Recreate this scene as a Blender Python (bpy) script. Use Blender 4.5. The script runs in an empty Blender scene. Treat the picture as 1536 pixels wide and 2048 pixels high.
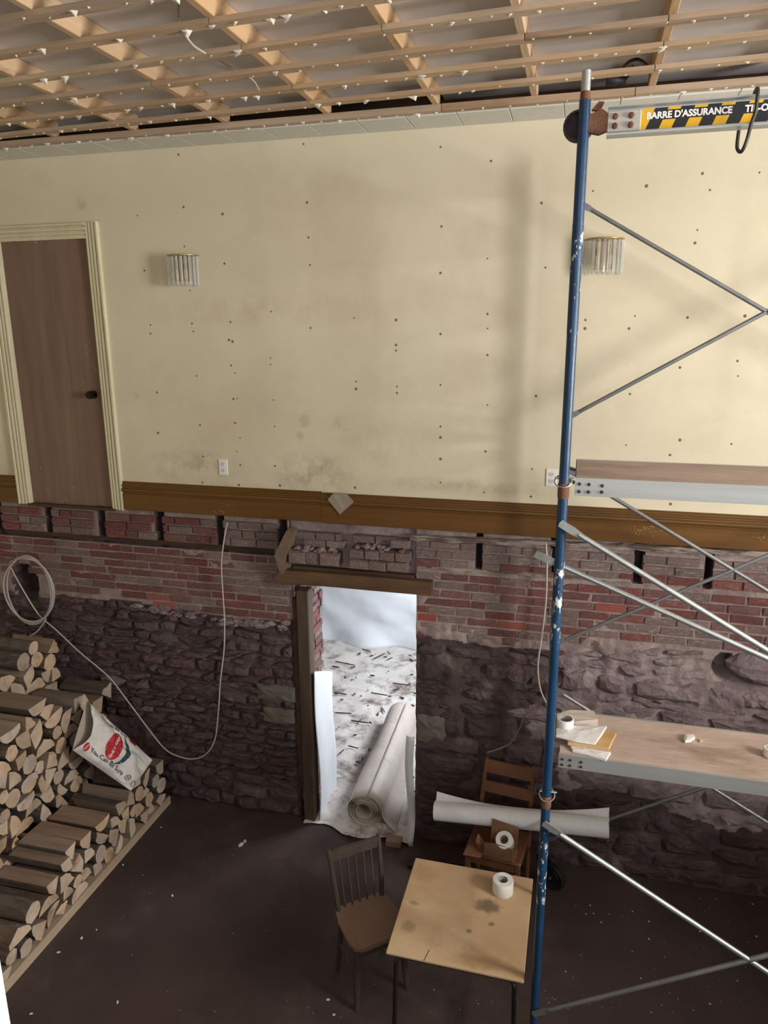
import bpy, bmesh, math, random
from mathutils import Vector, Matrix, noise
random.seed(7)
PI = math.pi
scene = bpy.context.scene
col = scene.collection

# ------------------------------------------------------------------ camera
IW, IH, FPX = 1536.0, 2048.0, 1458.0
PITCH, ROLL, YAW = math.radians(14.129), math.radians(0.336), math.radians(14.9)
CAM = Vector((0.0, 0.0, 3.97))
fwd = Vector((-math.sin(YAW)*math.cos(PITCH), math.cos(YAW)*math.cos(PITCH), -math.sin(PITCH)))
rgt0 = Vector((math.cos(YAW), math.sin(YAW), 0))
dwn0 = fwd.cross(rgt0)
rgt = math.cos(ROLL)*rgt0 + math.sin(ROLL)*dwn0
dwn = math.cos(ROLL)*dwn0 - math.sin(ROLL)*rgt0
cd = bpy.data.cameras.new('camera')
cd.sensor_fit = 'HORIZONTAL'; cd.sensor_width = 36.0; cd.lens = 36.0*FPX/IW
cd.clip_start = 0.05; cd.clip_end = 100
cam = bpy.data.objects.new('camera', cd); col.objects.link(cam)
m3 = Matrix((rgt, -dwn, -fwd)).transposed()
cam.matrix_world = Matrix.Translation(CAM) @ m3.to_4x4()
scene.camera = cam

# ------------------------------------------------------------------ world, daylight, exposure
w = bpy.data.worlds.new('world'); scene.world = w; w.use_nodes = True
bg = w.node_tree.nodes['Background']; bg.inputs[0].default_value = (0.72, 0.84, 1.0, 1); bg.inputs[1].default_value = 0.6
def area(name, loc, aim, sx, sy, power, color):
    l = bpy.data.lights.new(name, 'AREA'); l.shape = 'RECTANGLE'; l.size = sx; l.size_y = sy
    l.energy = power; l.color = color
    o = bpy.data.objects.new(name, l); col.objects.link(o); o.location = loc
    o.rotation_euler = (Vector(aim)-Vector(loc)).to_track_quat('-Z', 'Y').to_euler()
    return o
# daylight entering through the window openings of the room (right side wall, street front behind the camera)
area('daylight_right_window', (4.85, 1.75, 3.75), (-4, 2.3, 3.9), 1.5, 2.0, 560, (1.0, 0.97, 0.92))
area('daylight_right_low_window', (4.85, -0.4, 4.05), (-4, -0.4, 3.6), 1.3, 2.0, 70, (0.95, 0.97, 1.0))
area('daylight_front_window', (0.9, -3.85, 4.1), (0.4, 4, 3.6), 3.4, 2.0, 112, (0.93, 0.96, 1.0))
area('daylight_back_room_window', (-0.12, 6.9, 1.85), (-3.2, 6.9, 0.6), 1.55, 1.1, 150, (0.86, 0.93, 1.0))
vs = scene.view_settings
vs.view_transform = 'Standard'; vs.look = 'None'; vs.gamma = 1.0; vs.use_curve_mapping = False
vs.exposure = 0.0

# ------------------------------------------------------------------ pixel -> plane helpers (measured from the 1536x2048 photograph)
def ray(px, py): return rgt*((px-IW/2)/FPX) + dwn*((py-IH/2)/FPX) + fwd
def onY(px, py, Y): d = ray(px, py); return CAM + d*((Y-CAM.y)/d.y)
def onZ(px, py, Z): d = ray(px, py); return CAM + d*((Z-CAM.z)/d.z)
def onX(px, py, X): d = ray(px, py); return CAM + d*((X-CAM.x)/d.x)
YW = 4.924          # painted wall face
U = random.uniform

# ------------------------------------------------------------------ materials
def lin(h):
    h = h.lstrip('#'); o = []
    for i in (0, 2, 4):
        c = int(h[i:i+2], 16)/255
        o.append(c/12.92 if c <= .04045 else ((c+.055)/1.055)**2.4)
    return (*o, 1)
MATS = {}
def mat(name, c1, c2=None, scale=8, rough=.7, bump=0.0, bscale=None, metal=0.0, rand=0.0, stretch=(1,1,1),
        c3=None, c3scale=2.5, c3lo=.58, c3hi=.7, transmission=0, ior=1.45, spec=.5, detail=6, coat=0.0, sss=0):
    if name in MATS: return MATS[name]
    m = bpy.data.materials.new(name); m.use_nodes = True
    nt = m.node_tree; N = nt.nodes; L = nt.links
    b = N['Principled BSDF']; b.inputs['Roughness'].default_value = rough; b.inputs['Metallic'].default_value = metal
    b.inputs['IOR'].default_value = ior; b.inputs['Specular IOR Level'].default_value = spec
    b.inputs['Transmission Weight'].default_value = transmission; b.inputs['Coat Weight'].default_value = coat
    b.inputs['Base Color'].default_value = lin(c1)
    tc = N.new('ShaderNodeTexCoord'); mp = N.new('ShaderNodeMapping'); L.new(tc.outputs['Object'], mp.inputs[0])
    mp.inputs['Scale'].default_value = stretch
    oi = N.new('ShaderNodeObjectInfo')
    off = N.new('ShaderNodeVectorMath'); off.operation = 'MULTIPLY_ADD'
    cmb = N.new('ShaderNodeCombineXYZ'); 
    for k in range(3): L.new(oi.outputs['Random'], cmb.inputs[k])
    off.inputs[1].default_value = (37.0, 51.0, 23.0); L.new(cmb.outputs[0], off.inputs[0]); L.new(mp.outputs[0], off.inputs[2])
    vec = off.outputs[0]
    colr = None
    if c2:
        n = N.new('ShaderNodeTexNoise'); n.inputs['Scale'].default_value = scale; n.inputs['Detail'].default_value = detail; n.inputs['Roughness'].default_value = .62
        L.new(vec, n.inputs['Vector'])
        r = N.new('ShaderNodeValToRGB'); r.color_ramp.elements[0].position = .34; r.color_ramp.elements[1].position = .68
        r.color_ramp.elements[0].color = lin(c1); r.color_ramp.elements[1].color = lin(c2)
        L.new(n.outputs['Fac'], r.inputs[0]); colr = r.outputs[0]
    if c3:
        n3 = N.new('ShaderNodeTexNoise'); n3.inputs['Scale'].default_value = c3scale; n3.inputs['Detail'].default_value = 7; n3.inputs['Roughness'].default_value = .68
        L.new(vec, n3.inputs['Vector'])
        r3 = N.new('ShaderNodeMapRange'); r3.inputs[1].default_value = c3lo; r3.inputs[2].default_value = c3hi
        L.new(n3.outputs['Fac'], r3.inputs[0])
        mx = N.new('ShaderNodeMix'); mx.data_type = 'RGBA'
        L.new(r3.outputs[0], mx.inputs['Factor']); mx.inputs[7].default_value = lin(c3)
        if colr: L.new(colr, mx.inputs[6])
        else: mx.inputs[6].default_value = lin(c1)
        colr = mx.outputs[2]
    if rand > 0:
        hs = N.new('ShaderNodeHueSaturation')
        mr = N.new('ShaderNodeMapRange'); mr.inputs[3].default_value = 1-rand; mr.inputs[4].default_value = 1+rand
        L.new(oi.outputs['Random'], mr.inputs[0]); L.new(mr.outputs[0], hs.inputs['Value'])
        ms = N.new('ShaderNodeMath'); ms.operation = 'MULTIPLY'; ms.inputs[1].default_value = 7.31; L.new(oi.outputs['Random'], ms.inputs[0])
        fr = N.new('ShaderNodeMath'); fr.operation = 'FRACT'; L.new(ms.outputs[0], fr.inputs[0])
        mr2 = N.new('ShaderNodeMapRange'); mr2.inputs[3].default_value = 1-rand*1.2; mr2.inputs[4].default_value = 1+rand*.8
        L.new(fr.outputs[0], mr2.inputs[0]); L.new(mr2.outputs[0], hs.inputs['Saturation'])
        if colr: L.new(colr, hs.inputs['Color'])
        else: hs.inputs['Color'].default_value = lin(c1)
        colr = hs.outputs[0]
    if colr: L.new(colr, b.inputs['Base Color'])
    if bump > 0:
        nb = N.new('ShaderNodeTexNoise'); nb.inputs['Scale'].default_value = bscale or scale*3; nb.inputs['Detail'].default_value = 8; nb.inputs['Roughness'].default_value = .65
        L.new(vec, nb.inputs['Vector'])
        bp = N.new('ShaderNodeBump'); bp.inputs['Strength'].default_value = bump; bp.inputs['Distance'].default_value = .02
        L.new(nb.outputs['Fac'], bp.inputs['Height']); L.new(bp.outputs[0], b.inputs['Normal'])
    MATS[name] = m
    return m

M_BATTEN = mat('batten_wood', '#ad9175', '#c2a98e', 5, .75, .25, 40, rand=.12, stretch=(.25, 3, 3), c3='#8d7056', c3scale=1.5)
M_JOIST = mat('joist_wood', '#bb9973', '#d0b18d', 4, .75, .2, 30, rand=.1, stretch=(3, .3, 3), c3='#7d5a3c', c3scale=3.5, c3lo=.55, c3hi=.7)
M_PANEL = mat('ceiling_panel_grey', '#d6d1d2', '#dedadb', 1.5, .5, .05, 60, rand=.05)
M_PANELB = mat('ceiling_board_brown', '#6e5340', '#7c604a', 4, .7, .1)
M_TUFT = mat('fibre_scrap', '#e8e0d4', rough=.9)
M_TILE = mat('acoustic_tile', '#d5d4cc', '#dedcd4', 30, .9, .15, 120)
M_DARKW = mat('dark_timber', '#3f2c22', '#57402f', 4, .8, .3, 25, stretch=(.3, 3, 3))
M_BASE = mat('varnished_baseboard', '#5d3d18', '#6e4c22', 3, .42, .08, 40, stretch=(.2, 4, 4), c3='#4a2e10', c3scale=2)
M_CASING = mat('cream_casing', '#cfc6a4', '#ddd6b8', 6, .6, .1, 40, stretch=(3, 3, .3), c3='#a79a6a', c3scale=3)
M_DOOR = mat('door_veneer', '#745c4d', '#836a5b', 3, .55, .06, 60, stretch=(5, 5, .35), c3='#957c68', c3scale=1.2, c3lo=.62, c3hi=.85)
M_BRASS = mat('aged_brass', '#b39c6b', rough=.4, metal=.7)
M_DKBRASS = mat('dark_bronze', '#3a2c22', rough=.3, metal=.9)
M_GLASS = mat('clear_glass', '#f4f6f6', rough=.08, transmission=.78, ior=1.25)
M_WHITE = mat('white_plastic', '#e9e8e4', rough=.4)
M_SLOT = mat('dark_slot', '#1d1a19', rough=.6)
M_BRICK = mat('old_brick', '#6d4441', '#80534e', 9, .88, .55, 45, rand=.17, c3='#9a837d', c3scale=7, c3lo=.54, c3hi=.72)
M_BRICKG = mat('limed_brick', '#74605c', '#887470', 10, .9, .55, 40, rand=.14, c3='#a89a92', c3scale=5, c3lo=.52, c3hi=.7)
M_BRICKR = mat('bright_red_brick', '#8f4b40', '#9c584c', 10, .88, .5, 40, rand=.1)
M_MORTAR = mat('lime_mortar', '#8c7b78', '#a59592', 6, .95, .8, 22, c3='#75656a', c3scale=4, c3lo=.46, c3hi=.66)
M_MORTARL = mat('brick_bed_mortar', '#8b7975', '#a08f8a', 8, .95, .6, 30, c3='#7a6866', c3scale=5, c3lo=.5, c3hi=.7)
M_MORTARD = mat('dark_mortar', '#473a3c', '#5a4b4b', 5, .95, .7, 22, c3='#7d6c67', c3scale=3, c3lo=.56, c3hi=.72)  # dark rubble mortar; also painted shade inside the joist pockets
M_STONE = mat('purple_slate', '#4c3b3d', '#5f4c4d', 6, .85, 1.0, 22, rand=.22, c3='#7b6966', c3scale=5, c3lo=.58, c3hi=.78)
M_STONER = mat('limed_slate', '#7a696c', '#8e7d7f', 6, .9, 1.0, 26, rand=.12, c3='#a5948f', c3scale=5, c3lo=.5, c3hi=.7)
M_STONEM = mat('maroon_washed_stone', '#43302f', '#54403e', 6, .85, 1.0, 14, rand=.15, c3='#6a5653', c3scale=5, c3lo=.58, c3hi=.76)  # maroon band; its dark tone also deepens the lower plank's shade
M_GREENST = mat('green_slate', '#635f57', '#716c63', 6, .85, .5, 20)
M_FLOOR = mat('dark_concrete', '#3c2f2e', '#4a3b39', 1.2, .6, .12, 14, c3='#62524d', c3scale=.9, c3lo=.52, c3hi=.78)
M_LINTEL = mat('old_timber', '#4a3526', '#6b5036', 4, .8, .5, 30, stretch=(.4, 3, 3), c3='#8a6a42', c3scale=2.2, c3lo=.6, c3hi=.75)
M_POST = mat('old_post', '#43342b', '#5b4a3d', 4, .8, .4, 30, stretch=(3, 3, .3), c3='#2d221c', c3scale=2)
M_LEDGE = mat('whitewashed_plank', '#94887f', '#a89c92', 5, .9, .6, 25, stretch=(.5, 3, 3), c3='#5d4f48', c3scale=6, c3lo=.48, c3hi=.58)
M_CABLE = mat('grey_white_cable', '#b9b2ad', rough=.5)
M_CABLEB = mat('black_cable', '#242222', rough=.5)
M_BARK = mat('bark', '#4f4138', '#6e5d50', 14, .95, .9, 30, rand=.25, stretch=(.6, 2, 2), c3='#8f8172', c3scale=9, c3lo=.6, c3hi=.72)
M_SPLIT = mat('split_wood', '#7a6757', '#958170', 6, .85, .5, 30, rand=.22, stretch=(.25, 3, 3), c3='#6a4e38', c3scale=2.5)
M_END = mat('log_end_grain', '#ab947d', '#c6af97', 9, .85, .4, 50, rand=.2, c3='#8a6d52', c3scale=6, c3lo=.54, c3hi=.72)
M_PALLET = mat('pallet_plank', '#a38e76', '#b8a48c', 4, .85, .3, 25, stretch=(3, .25, 3))
M_BAG = mat('woven_bag_white', '#cfcac4', '#dcd8d2', 5, .55, .25, 160, c3='#b9b2aa', c3scale=2)
M_BAGIN = mat('bag_inside', '#a89d92', rough=.7)
M_RED = mat('print_red', '#b3202c', rough=.5)
M_TEAL = mat('print_teal', '#27454d', rough=.5)
M_BLUE = mat('print_blue', '#33415f', rough=.5)
M_PRW = mat('print_white', '#eeecea', rough=.5)
M_SBLUE = mat('scaffold_blue', '#18344f', '#1d3f60', 12, .36, .15, 40, c3='#5a4a48', c3scale=9, c3lo=.68, c3hi=.72, stretch=(1, 1, .4))
M_SBLUEP = mat('scaffold_blue_scraped', '#18344f', '#1d3f60', 12, .45, .15, 40, c3='#c9cccb', c3scale=34, c3lo=.56, c3hi=.6, stretch=(1, 1, .45))
M_RUST = mat('rust', '#5f3d2c', '#7c5540', 14, .85, .4, 50)
M_GALV = mat('galvanised_tube', '#a9aeae', '#bcc0be', 8, .42, .1, 40, metal=.75)
M_GALVD = mat('dull_galvanised_tube', '#7f8183', '#909294', 8, .5, .1, 40, metal=.6)
M_ALU = mat('aluminium', '#a9abab', '#b7b9b8', 6, .45, .06, 60, metal=.55, stretch=(.2, 3, 3))
M_PLYD = mat('dusty_plywood', '#ad978a', '#c3afa2', 4, .9, .3, 30, stretch=(.5, 1.5, 1), c3='#957c6c', c3scale=3, c3lo=.5, c3hi=.7)
M_BOLT = mat('rusty_bolt', '#4d3a34', rough=.6, metal=.5)
M_BLACK = mat('black_paint', '#1b1c1f', rough=.5)
M_YEL = mat('print_yellow', '#e0ae20', rough=.5)
M_RUBBER = mat('black_rubber', '#17181a', rough=.6)
M_TABLE = mat('table_plywood', '#b49470', '#c2a684', 2.5, .6, .08, 40, c3='#c9b28d', c3scale=2.2, c3lo=.54, c3hi=.75, stretch=(.7, 1, 1))
M_TUBE = mat('dark_steel_tube', '#3a3431', rough=.4, metal=.7)
M_SEAT = mat('chair_seat_wood', '#79604e', '#8c7260', 3, .5, .1, 30, stretch=(1, .4, 1), c3='#5c4230', c3scale=2.5)
M_CHAIR = mat('chair_dark_wood', '#40342f', '#54453e', 4, .5, .15, 30, stretch=(2, 2, .5))
M_CHAIRB = mat('school_chair_wood', '#6a4530', '#7c5238', 4, .45, .1, 30, stretch=(.4, 2, 2))
M_CARD = mat('cardboard', '#7d5a42', '#8f6a50', 5, .85, .1)
M_TAPE = mat('white_tape', '#dedad5', '#e8e5e0', 20, .55, .05)
M_TAPEIN = mat('tape_core', '#9d9894', rough=.6)
M_SHEETW = mat('white_sheeting', '#d9dde2', '#e3e6ea', 3, .5, .08, 10)
M_SHEETD = mat('dirty_sheeting', '#cbc3bc', '#dedad5', 4, .6, .6, 9, c3='#75645a', c3scale=4.5, c3lo=.50, c3hi=.68)
M_ROLL = mat('dusty_plastic_roll', '#b9ada2', '#c7bdb3', 4, .5, .1, 20, c3='#988a7e', c3scale=5, c3lo=.58, c3hi=.75)
M_ROLLW = mat('white_wrap_roll', '#e9eaec', '#f0f1f2', 30, .5, .1, 60, stretch=(6, .3, .3))
M_FLAKE = mat('paint_flake', '#d8d3cc', rough=.8)
M_POLY = mat('clear_polybag', '#d9d5d3', '#e6e3e1', 6, .25, .5, 12, coat=.3)
M_OFFCUT = mat('wood_offcut', '#b58f5d', '#c7a372', 5, .7, .1, 30, stretch=(.4, 2, 2))
M_PAPER = mat('grey_paper', '#8f8172', '#9d9080', 6, .8)
M_RUSTDOT = mat('rust_spot', '#786040', '#8d744c', 60, .9)
M_FAINT = mat('faint_patch', '#b9ab84', '#c2b58e', 40, .8)
M_RWALL = mat('side_wall_paint', '#cbbf9c', '#d2c7a5', 3, .8)
M_BROOM = mat('back_room_masonry', '#77676a', '#8b7a7a', 5, .9, .5)

# painted back wall: cream with faint blotches and mould near the skirting
def wall_paint():
    m = mat('cream_wall_paint', '#d5cbb0', '#dcd3ba', 1.1, .62, .04, 30, c3='#ccc0a6', c3scale=.9, c3lo=.5, c3hi=.75)
    nt = m.node_tree; N = nt.nodes; L = nt.links; b = N['Principled BSDF']
    cur = b.inputs['Base Color'].links[0].from_socket
    tc = N.new('ShaderNodeTexCoord')
    nz = N.new('ShaderNodeTexNoise'); nz.inputs['Scale'].default_value = 7; nz.inputs['Detail'].default_value = 9; nz.inputs['Roughness'].default_value = .72
    L.new(tc.outputs['Object'], nz.inputs['Vector'])
    for (px, py, rx, rz, c, s) in ((625, 950, .32, .17, '#6f6c62', 1.0), (390, 930, .4, .16, '#7a745f', .8), (520, 620, .9, .12, '#a6876a', .45),
                                   (45, 960, .2, .2, '#7a745f', .7), (960, 975, .7, .06, '#857b5c', .6), (500, 985, .8, .06, '#857b5c', .7), (770, 900, .5, .3, '#a0966f', .35), (162, 406, .05, .05, '#a89a78', 2.2), (610, 842, .05, .05, '#ab9d78', 1.6), (683, 847, .06, .06, '#ab9d78', 1.8), (600, 872, .035, .035, '#ab9d78', 1.4), (273, 793, .03, .03, '#a89a78', 1.6)):
        p = onY(px, py, YW)
        sub = N.new('ShaderNodeVectorMath'); sub.operation = 'SUBTRACT'; sub.inputs[1].default_value = p; L.new(tc.outputs['Object'], sub.inputs[0])
        sc = N.new('ShaderNodeVectorMath'); sc.operation = 'MULTIPLY'; sc.inputs[1].default_value = (1/rx, 0, 1/rz); L.new(sub.outputs[0], sc.inputs[0])
        ln = N.new('ShaderNodeVectorMath'); ln.operation = 'LENGTH'; L.new(sc.outputs[0], ln.inputs[0])
        inv = N.new('ShaderNodeMapRange'); inv.inputs[1].default_value = 1.2; inv.inputs[2].default_value = .0; L.new(ln.outputs['Value'], inv.inputs[0])
        nr = N.new('ShaderNodeMapRange'); nr.inputs[1].default_value = .42; nr.inputs[2].default_value = .72; L.new(nz.outputs['Fac'], nr.inputs[0])
        mu = N.new('ShaderNodeMath'); mu.operation = 'MULTIPLY'; L.new(inv.outputs[0], mu.inputs[0]); L.new(nr.outputs[0], mu.inputs[1])
        m2 = N.new('ShaderNodeMath'); m2.operation = 'MULTIPLY'; m2.inputs[1].default_value = s; L.new(mu.outputs[0], m2.inputs[0])
        mx = N.new('ShaderNodeMix'); mx.data_type = 'RGBA'; L.new(m2.outputs[0], mx.inputs['Factor']); L.new(cur, mx.inputs[6]); mx.inputs[7].default_value = lin(c)
        cur = mx.outputs[2]
    L.new(cur, b.inputs['Base Color'])
    return m
M_WALL = wall_paint()

def blob_stains(m, blobs, nscale):
    nt = m.node_tree; N = nt.nodes; L = nt.links; b = N['Principled BSDF']
    cur = b.inputs['Base Color'].links[0].from_socket
    tc = N.new('ShaderNodeTexCoord')
    nz = N.new('ShaderNodeTexNoise'); nz.inputs['Scale'].default_value = nscale; nz.inputs['Detail'].default_value = 6; L.new(tc.outputs['Object'], nz.inputs['Vector'])
    for (p, rx, ry, c, s) in blobs:
        sub = N.new('ShaderNodeVectorMath'); sub.operation = 'SUBTRACT'; sub.inputs[1].default_value = p; L.new(tc.outputs['Object'], sub.inputs[0])
        sc = N.new('ShaderNodeVectorMath'); sc.operation = 'MULTIPLY'; sc.inputs[1].default_value = (1/rx, 1/ry, 0); L.new(sub.outputs[0], sc.inputs[0])
        ln = N.new('ShaderNodeVectorMath'); ln.operation = 'LENGTH'; L.new(sc.outputs[0], ln.inputs[0])
        ad = N.new('ShaderNodeMath'); ad.operation = 'ADD'; L.new(ln.outputs['Value'], ad.inputs[0]); L.new(nz.outputs['Fac'], ad.inputs[1])
        inv = N.new('ShaderNodeMapRange'); inv.inputs[1].default_value = 1.55; inv.inputs[2].default_value = 1.0; inv.inputs[4].default_value = s; L.new(ad.outputs[0], inv.inputs[0])
        mx = N.new('ShaderNodeMix'); mx.data_type = 'RGBA'; L.new(inv.outputs[0], mx.inputs['Factor']); L.new(cur, mx.inputs[6]); mx.inputs[7].default_value = lin(c)
        cur = mx.outputs[2]
    L.new(cur, b.inputs['Base Color'])
TB0 = Vector((-.47, 3.505, 0))
blob_stains(M_TABLE, [(onZ(px, py, .70)-TB0, rx, ry, c, s) for px, py, rx, ry, c, s in (
    (828, 1806, .035, .022, '#5f5340', .8), (818, 1852, .05, .05, '#7d6444', .5), (975, 1812, .09, .06, '#6a5844', .85), (982, 1848, .02, .018, '#5f5340', .7), (938, 1862, .02, .02, '#5f5340', .7),
    (905, 1880, .10, .10, '#d6c09a', .5), (960, 1925, .16, .05, '#8a6840', .5), (845, 1745, .12, .08, '#9a7a50', .4), (860, 1815, .25, .04, '#cdb48a', .4))], 26)

# ------------------------------------------------------------------ mesh helpers
class MB:
    def __init__(s): s.v = []; s.f = []; s.m = []
    def add(s, vs, fs, mi=0):
        o = len(s.v); s.v += [tuple(v) for v in vs]
        for f in fs: s.f.append([i+o for i in f]); s.m.append(mi)
        return s
    def box(s, a, b, mi=0):
        x0, y0, z0 = a; x1, y1, z1 = b
        if x0 > x1: x0, x1 = x1, x0
        if y0 > y1: y0, y1 = y1, y0
        if z0 > z1: z0, z1 = z1, z0
        return s.add([(x0,y0,z0),(x1,y0,z0),(x1,y1,z0),(x0,y1,z0),(x0,y0,z1),(x1,y0,z1),(x1,y1,z1),(x0,y1,z1)],
            [(0,3,2,1),(4,5,6,7),(0,1,5,4),(1,2,6,5),(2,3,7,6),(3,0,4,7)], mi)
    def cbox(s, a, b, c=.004, mi=0):
        # box with chamfered edges
        bm = bmesh.new(); bmesh.ops.create_cube(bm, size=1)
        cx = [(p+q)/2 for p, q in zip(a, b)]; sz = [abs(q-p) for p, q in zip(a, b)]
        for v in bm.verts: v.co = Vector((cx[0]+v.co.x*sz[0], cx[1]+v.co.y*sz[1], cx[2]+v.co.z*sz[2]))
        bmesh.ops.bevel(bm, geom=bm.edges[:], offset=min(c, min(sz)*.4), segments=1, affect='EDGES')
        bm.verts.ensure_lookup_table()
        s.add([v.co[:] for v in bm.verts], [[v.index for v in f.verts] for f in bm.faces], mi); bm.free(); return s
    def tube(s, pts, r, n=10, mi=0, caps=True, closed=False):
        pts = [Vector(p) for p in pts]; k = len(pts); rings = []
        rr = r if isinstance(r, (list, tuple)) else [r]*k
        up = None
        for i, p in enumerate(pts):
            if closed: t = pts[(i+1) % k]-pts[i-1]
            else: t = pts[min(i+1, k-1)]-pts[max(i-1, 0)]
            t.normalize()
            if up is None:
                a = Vector((0,0,1)) if abs(t.z) < .9 else Vector((1,0,0))
                up = (a-t*a.dot(t)).normalized()
            else:
                up = (up-t*up.dot(t))
                up = up.normalized() if up.length > 1e-6 else Vector((1,0,0))
            sd = t.cross(up)
            rings.append([p+(up*math.cos(2*PI*j/n)+sd*math.sin(2*PI*j/n))*rr[i] for j in range(n)])
        o = [v for ring in rings for v in ring]; f = []
        for i in range(k if closed else k-1):
            a, b = i*n, ((i+1) % k)*n
            for j in range(n): f.append((a+j, b+j, b+(j+1) % n, a+(j+1) % n))
        if caps and not closed: f.append(tuple(range(n))); f.append(tuple(reversed(range((k-1)*n, k*n))))
        return s.add(o, f, mi)
    def prism(s, poly, p0, ex, ey, ez, mi=0):
        # poly in (ex,ey), extruded by vector ez from p0
        p0, ex, ey, ez = Vector(p0), Vector(ex), Vector(ey), Vector(ez); n = len(poly)
        a = [p0+ex*x+ey*y for x, y in poly]; b = [q+ez for q in a]
        return s.add(a+b, [tuple(range(n-1, -1, -1)), tuple(range(n, 2*n))]+[(i, (i+1) % n, n+(i+1) % n, n+i) for i in range(n)], mi)
    def grid(s, nu, nv, fn, mi=0):
        vs = [fn(i/nu, j/nv) for j in range(nv+1) for i in range(nu+1)]
        return s.add(vs, [(j*(nu+1)+i, j*(nu+1)+i+1, (j+1)*(nu+1)+i+1, (j+1)*(nu+1)+i) for j in range(nv) for i in range(nu)], mi)
    def lathe(s, prof, c, ax, n=24, mi=0):
        c, ax = Vector(c), Vector(ax).normalized()
        a = Vector((0,0,1)) if abs(ax.z) < .9 else Vector((1,0,0)); u = (a-ax*a.dot(ax)).normalized(); v = ax.cross(u); k = len(prof)
        vs = [c+ax*h+(u*math.cos(2*PI*j/n)+v*math.sin(2*PI*j/n))*r for r, h in prof for j in range(n)]
        fs = [(i*n+j, i*n+(j+1) % n, (i+1)*n+(j+1) % n, (i+1)*n+j) for i in range(k-1) for j in range(n)]
        return s.add(vs, fs, mi)
    def mesh(s, name, mats, smooth=False):
        me = bpy.data.meshes.new(name); me.from_pydata(s.v, [], s.f)
        for m in (mats if isinstance(mats, (list, tuple)) else [mats]): me.materials.append(m)
        me.polygons.foreach_set('material_index', s.m)
        me.update()
        bm = bmesh.new(); bm.from_mesh(me); bmesh.ops.recalc_face_normals(bm, faces=bm.faces[:]); bm.to_mesh(me); bm.free()
        if smooth:
            me.shade_smooth()
            try: me.set_sharp_from_angle(angle=math.radians(40))
            except Exception: pass
        return me
    def obj(s, name, mats, parent=None, smooth=False, loc=None):
        o = bpy.data.objects.new(name, s.mesh(name, mats, smooth)); col.objects.link(o)
        if parent: o.parent = parent
        if loc is not None: o.location = loc
        return o
def link(name, me, parent=None, loc=(0,0,0), rot=(0,0,0), scale=(1,1,1)):
    o = bpy.data.objects.new(name, me); col.objects.link(o); o.location = loc; o.rotation_euler = rot; o.scale = scale
    if parent: o.parent = parent
    return o
def tag(o, label, cat, group=None):
    o['label'] = label; o['category'] = cat
    if group: o['group'] = group
    return o
def struct(o, label=None, cat=None):
    o['kind'] = 'structure'
    if label: o['label'] = label
    if cat: o['category'] = cat
    return o
def thing(name, label, cat, loc=(0,0,0), rotz=0, group=None):
    o = bpy.data.objects.new(name, None); col.objects.link(o); o.location = loc; o.rotation_euler = (0,0,rotz); o.empty_display_size = .1
    return tag(o, label, cat, group)
def stuff(o): o['kind'] = 'stuff'; return o
def fbm(x, y, z=0, oct=4, s=1.0): return noise.fractal(Vector((x*s, y*s, z*s)), 1.0, 2.0, oct)
def smooth_path(pts, n=8):
    pts = [Vector(p) for p in pts]; out = []
    for i in range(len(pts)-1):
        p0 = pts[max(i-1,0)]; p1 = pts[i]; p2 = pts[i+1]; p3 = pts[min(i+2, len(pts)-1)]
        for k in range(n):
            t = k/n
            out.append(.5*((2*p1)+(p2-p0)*t+(2*p0-5*p1+4*p2-p3)*t*t+(3*p1-p0-3*p2+p3)*t**3))
    out.append(pts[-1]); return out
def text_tris(txt, size, bold=0.0, shear=0.0, align='CENTER'):
    cu = bpy.data.curves.new('t', 'FONT'); cu.body = txt; cu.size = size; cu.offset = bold; cu.align_x = align; cu.align_y = 'CENTER'; cu.shear = shear; cu.resolution_u = 3
    o = bpy.data.objects.new('t', cu); col.objects.link(o)
    dg = bpy.context.evaluated_depsgraph_get(); dg.update()
    me = o.evaluated_get(dg).to_mesh(); 
    v = [(p.co.x, p.co.y) for p in me.vertices]; f = [tuple(p.vertices) for p in me.polygons]
    o.evaluated_get(dg).to_mesh_clear()
    bpy.data.objects.remove(o); bpy.data.curves.remove(cu)
    return v, f

# ================================================================== ROOM SHELL
ZB = 2.587            # underside of the skirting (old floor level)
def holes_wall(name, axis, c0, c1, a0, a1, z0, z1, holes, m):
    # axis 'x': wall occupies x in c0..c1, runs along y; axis 'y': the other way round
    mb = MB()
    def bx(p, q, za, zb):
        if q-p < 1e-4 or zb-za < 1e-4: return
        if axis == 'x': mb.box((c0, p, za), (c1, q, zb))
        else: mb.box((p, c0, za), (q, c1, zb))
    cur = a0
    for (h0, h1, g0, g1) in sorted(holes):
        bx(cur, h0, z0, z1); bx(h0, h1, z0, g0); bx(h0, h1, g1, z1); cur = h1
    bx(cur, a1, z0, z1)
    return struct(mb.obj(name, m))
def window_frame(n, axis, c, a0, a1, z0, z1):
    mb = MB(); t = .06
    def bx(p, q, za, zb):
        if axis == 'x': mb.box((c-.03, p, za), (c+.03, q, zb))
        else: mb.box((p, c-.03, za), (q, c+.03, zb))
    bx(a0, a0+t, z0, z1); bx(a1-t, a1, z0, z1); bx(a0, a1, z0, z0+t); bx(a0, a1, z1-t, z1)
    struct(mb.obj('window_%d' % n, M_WHITE))

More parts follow.
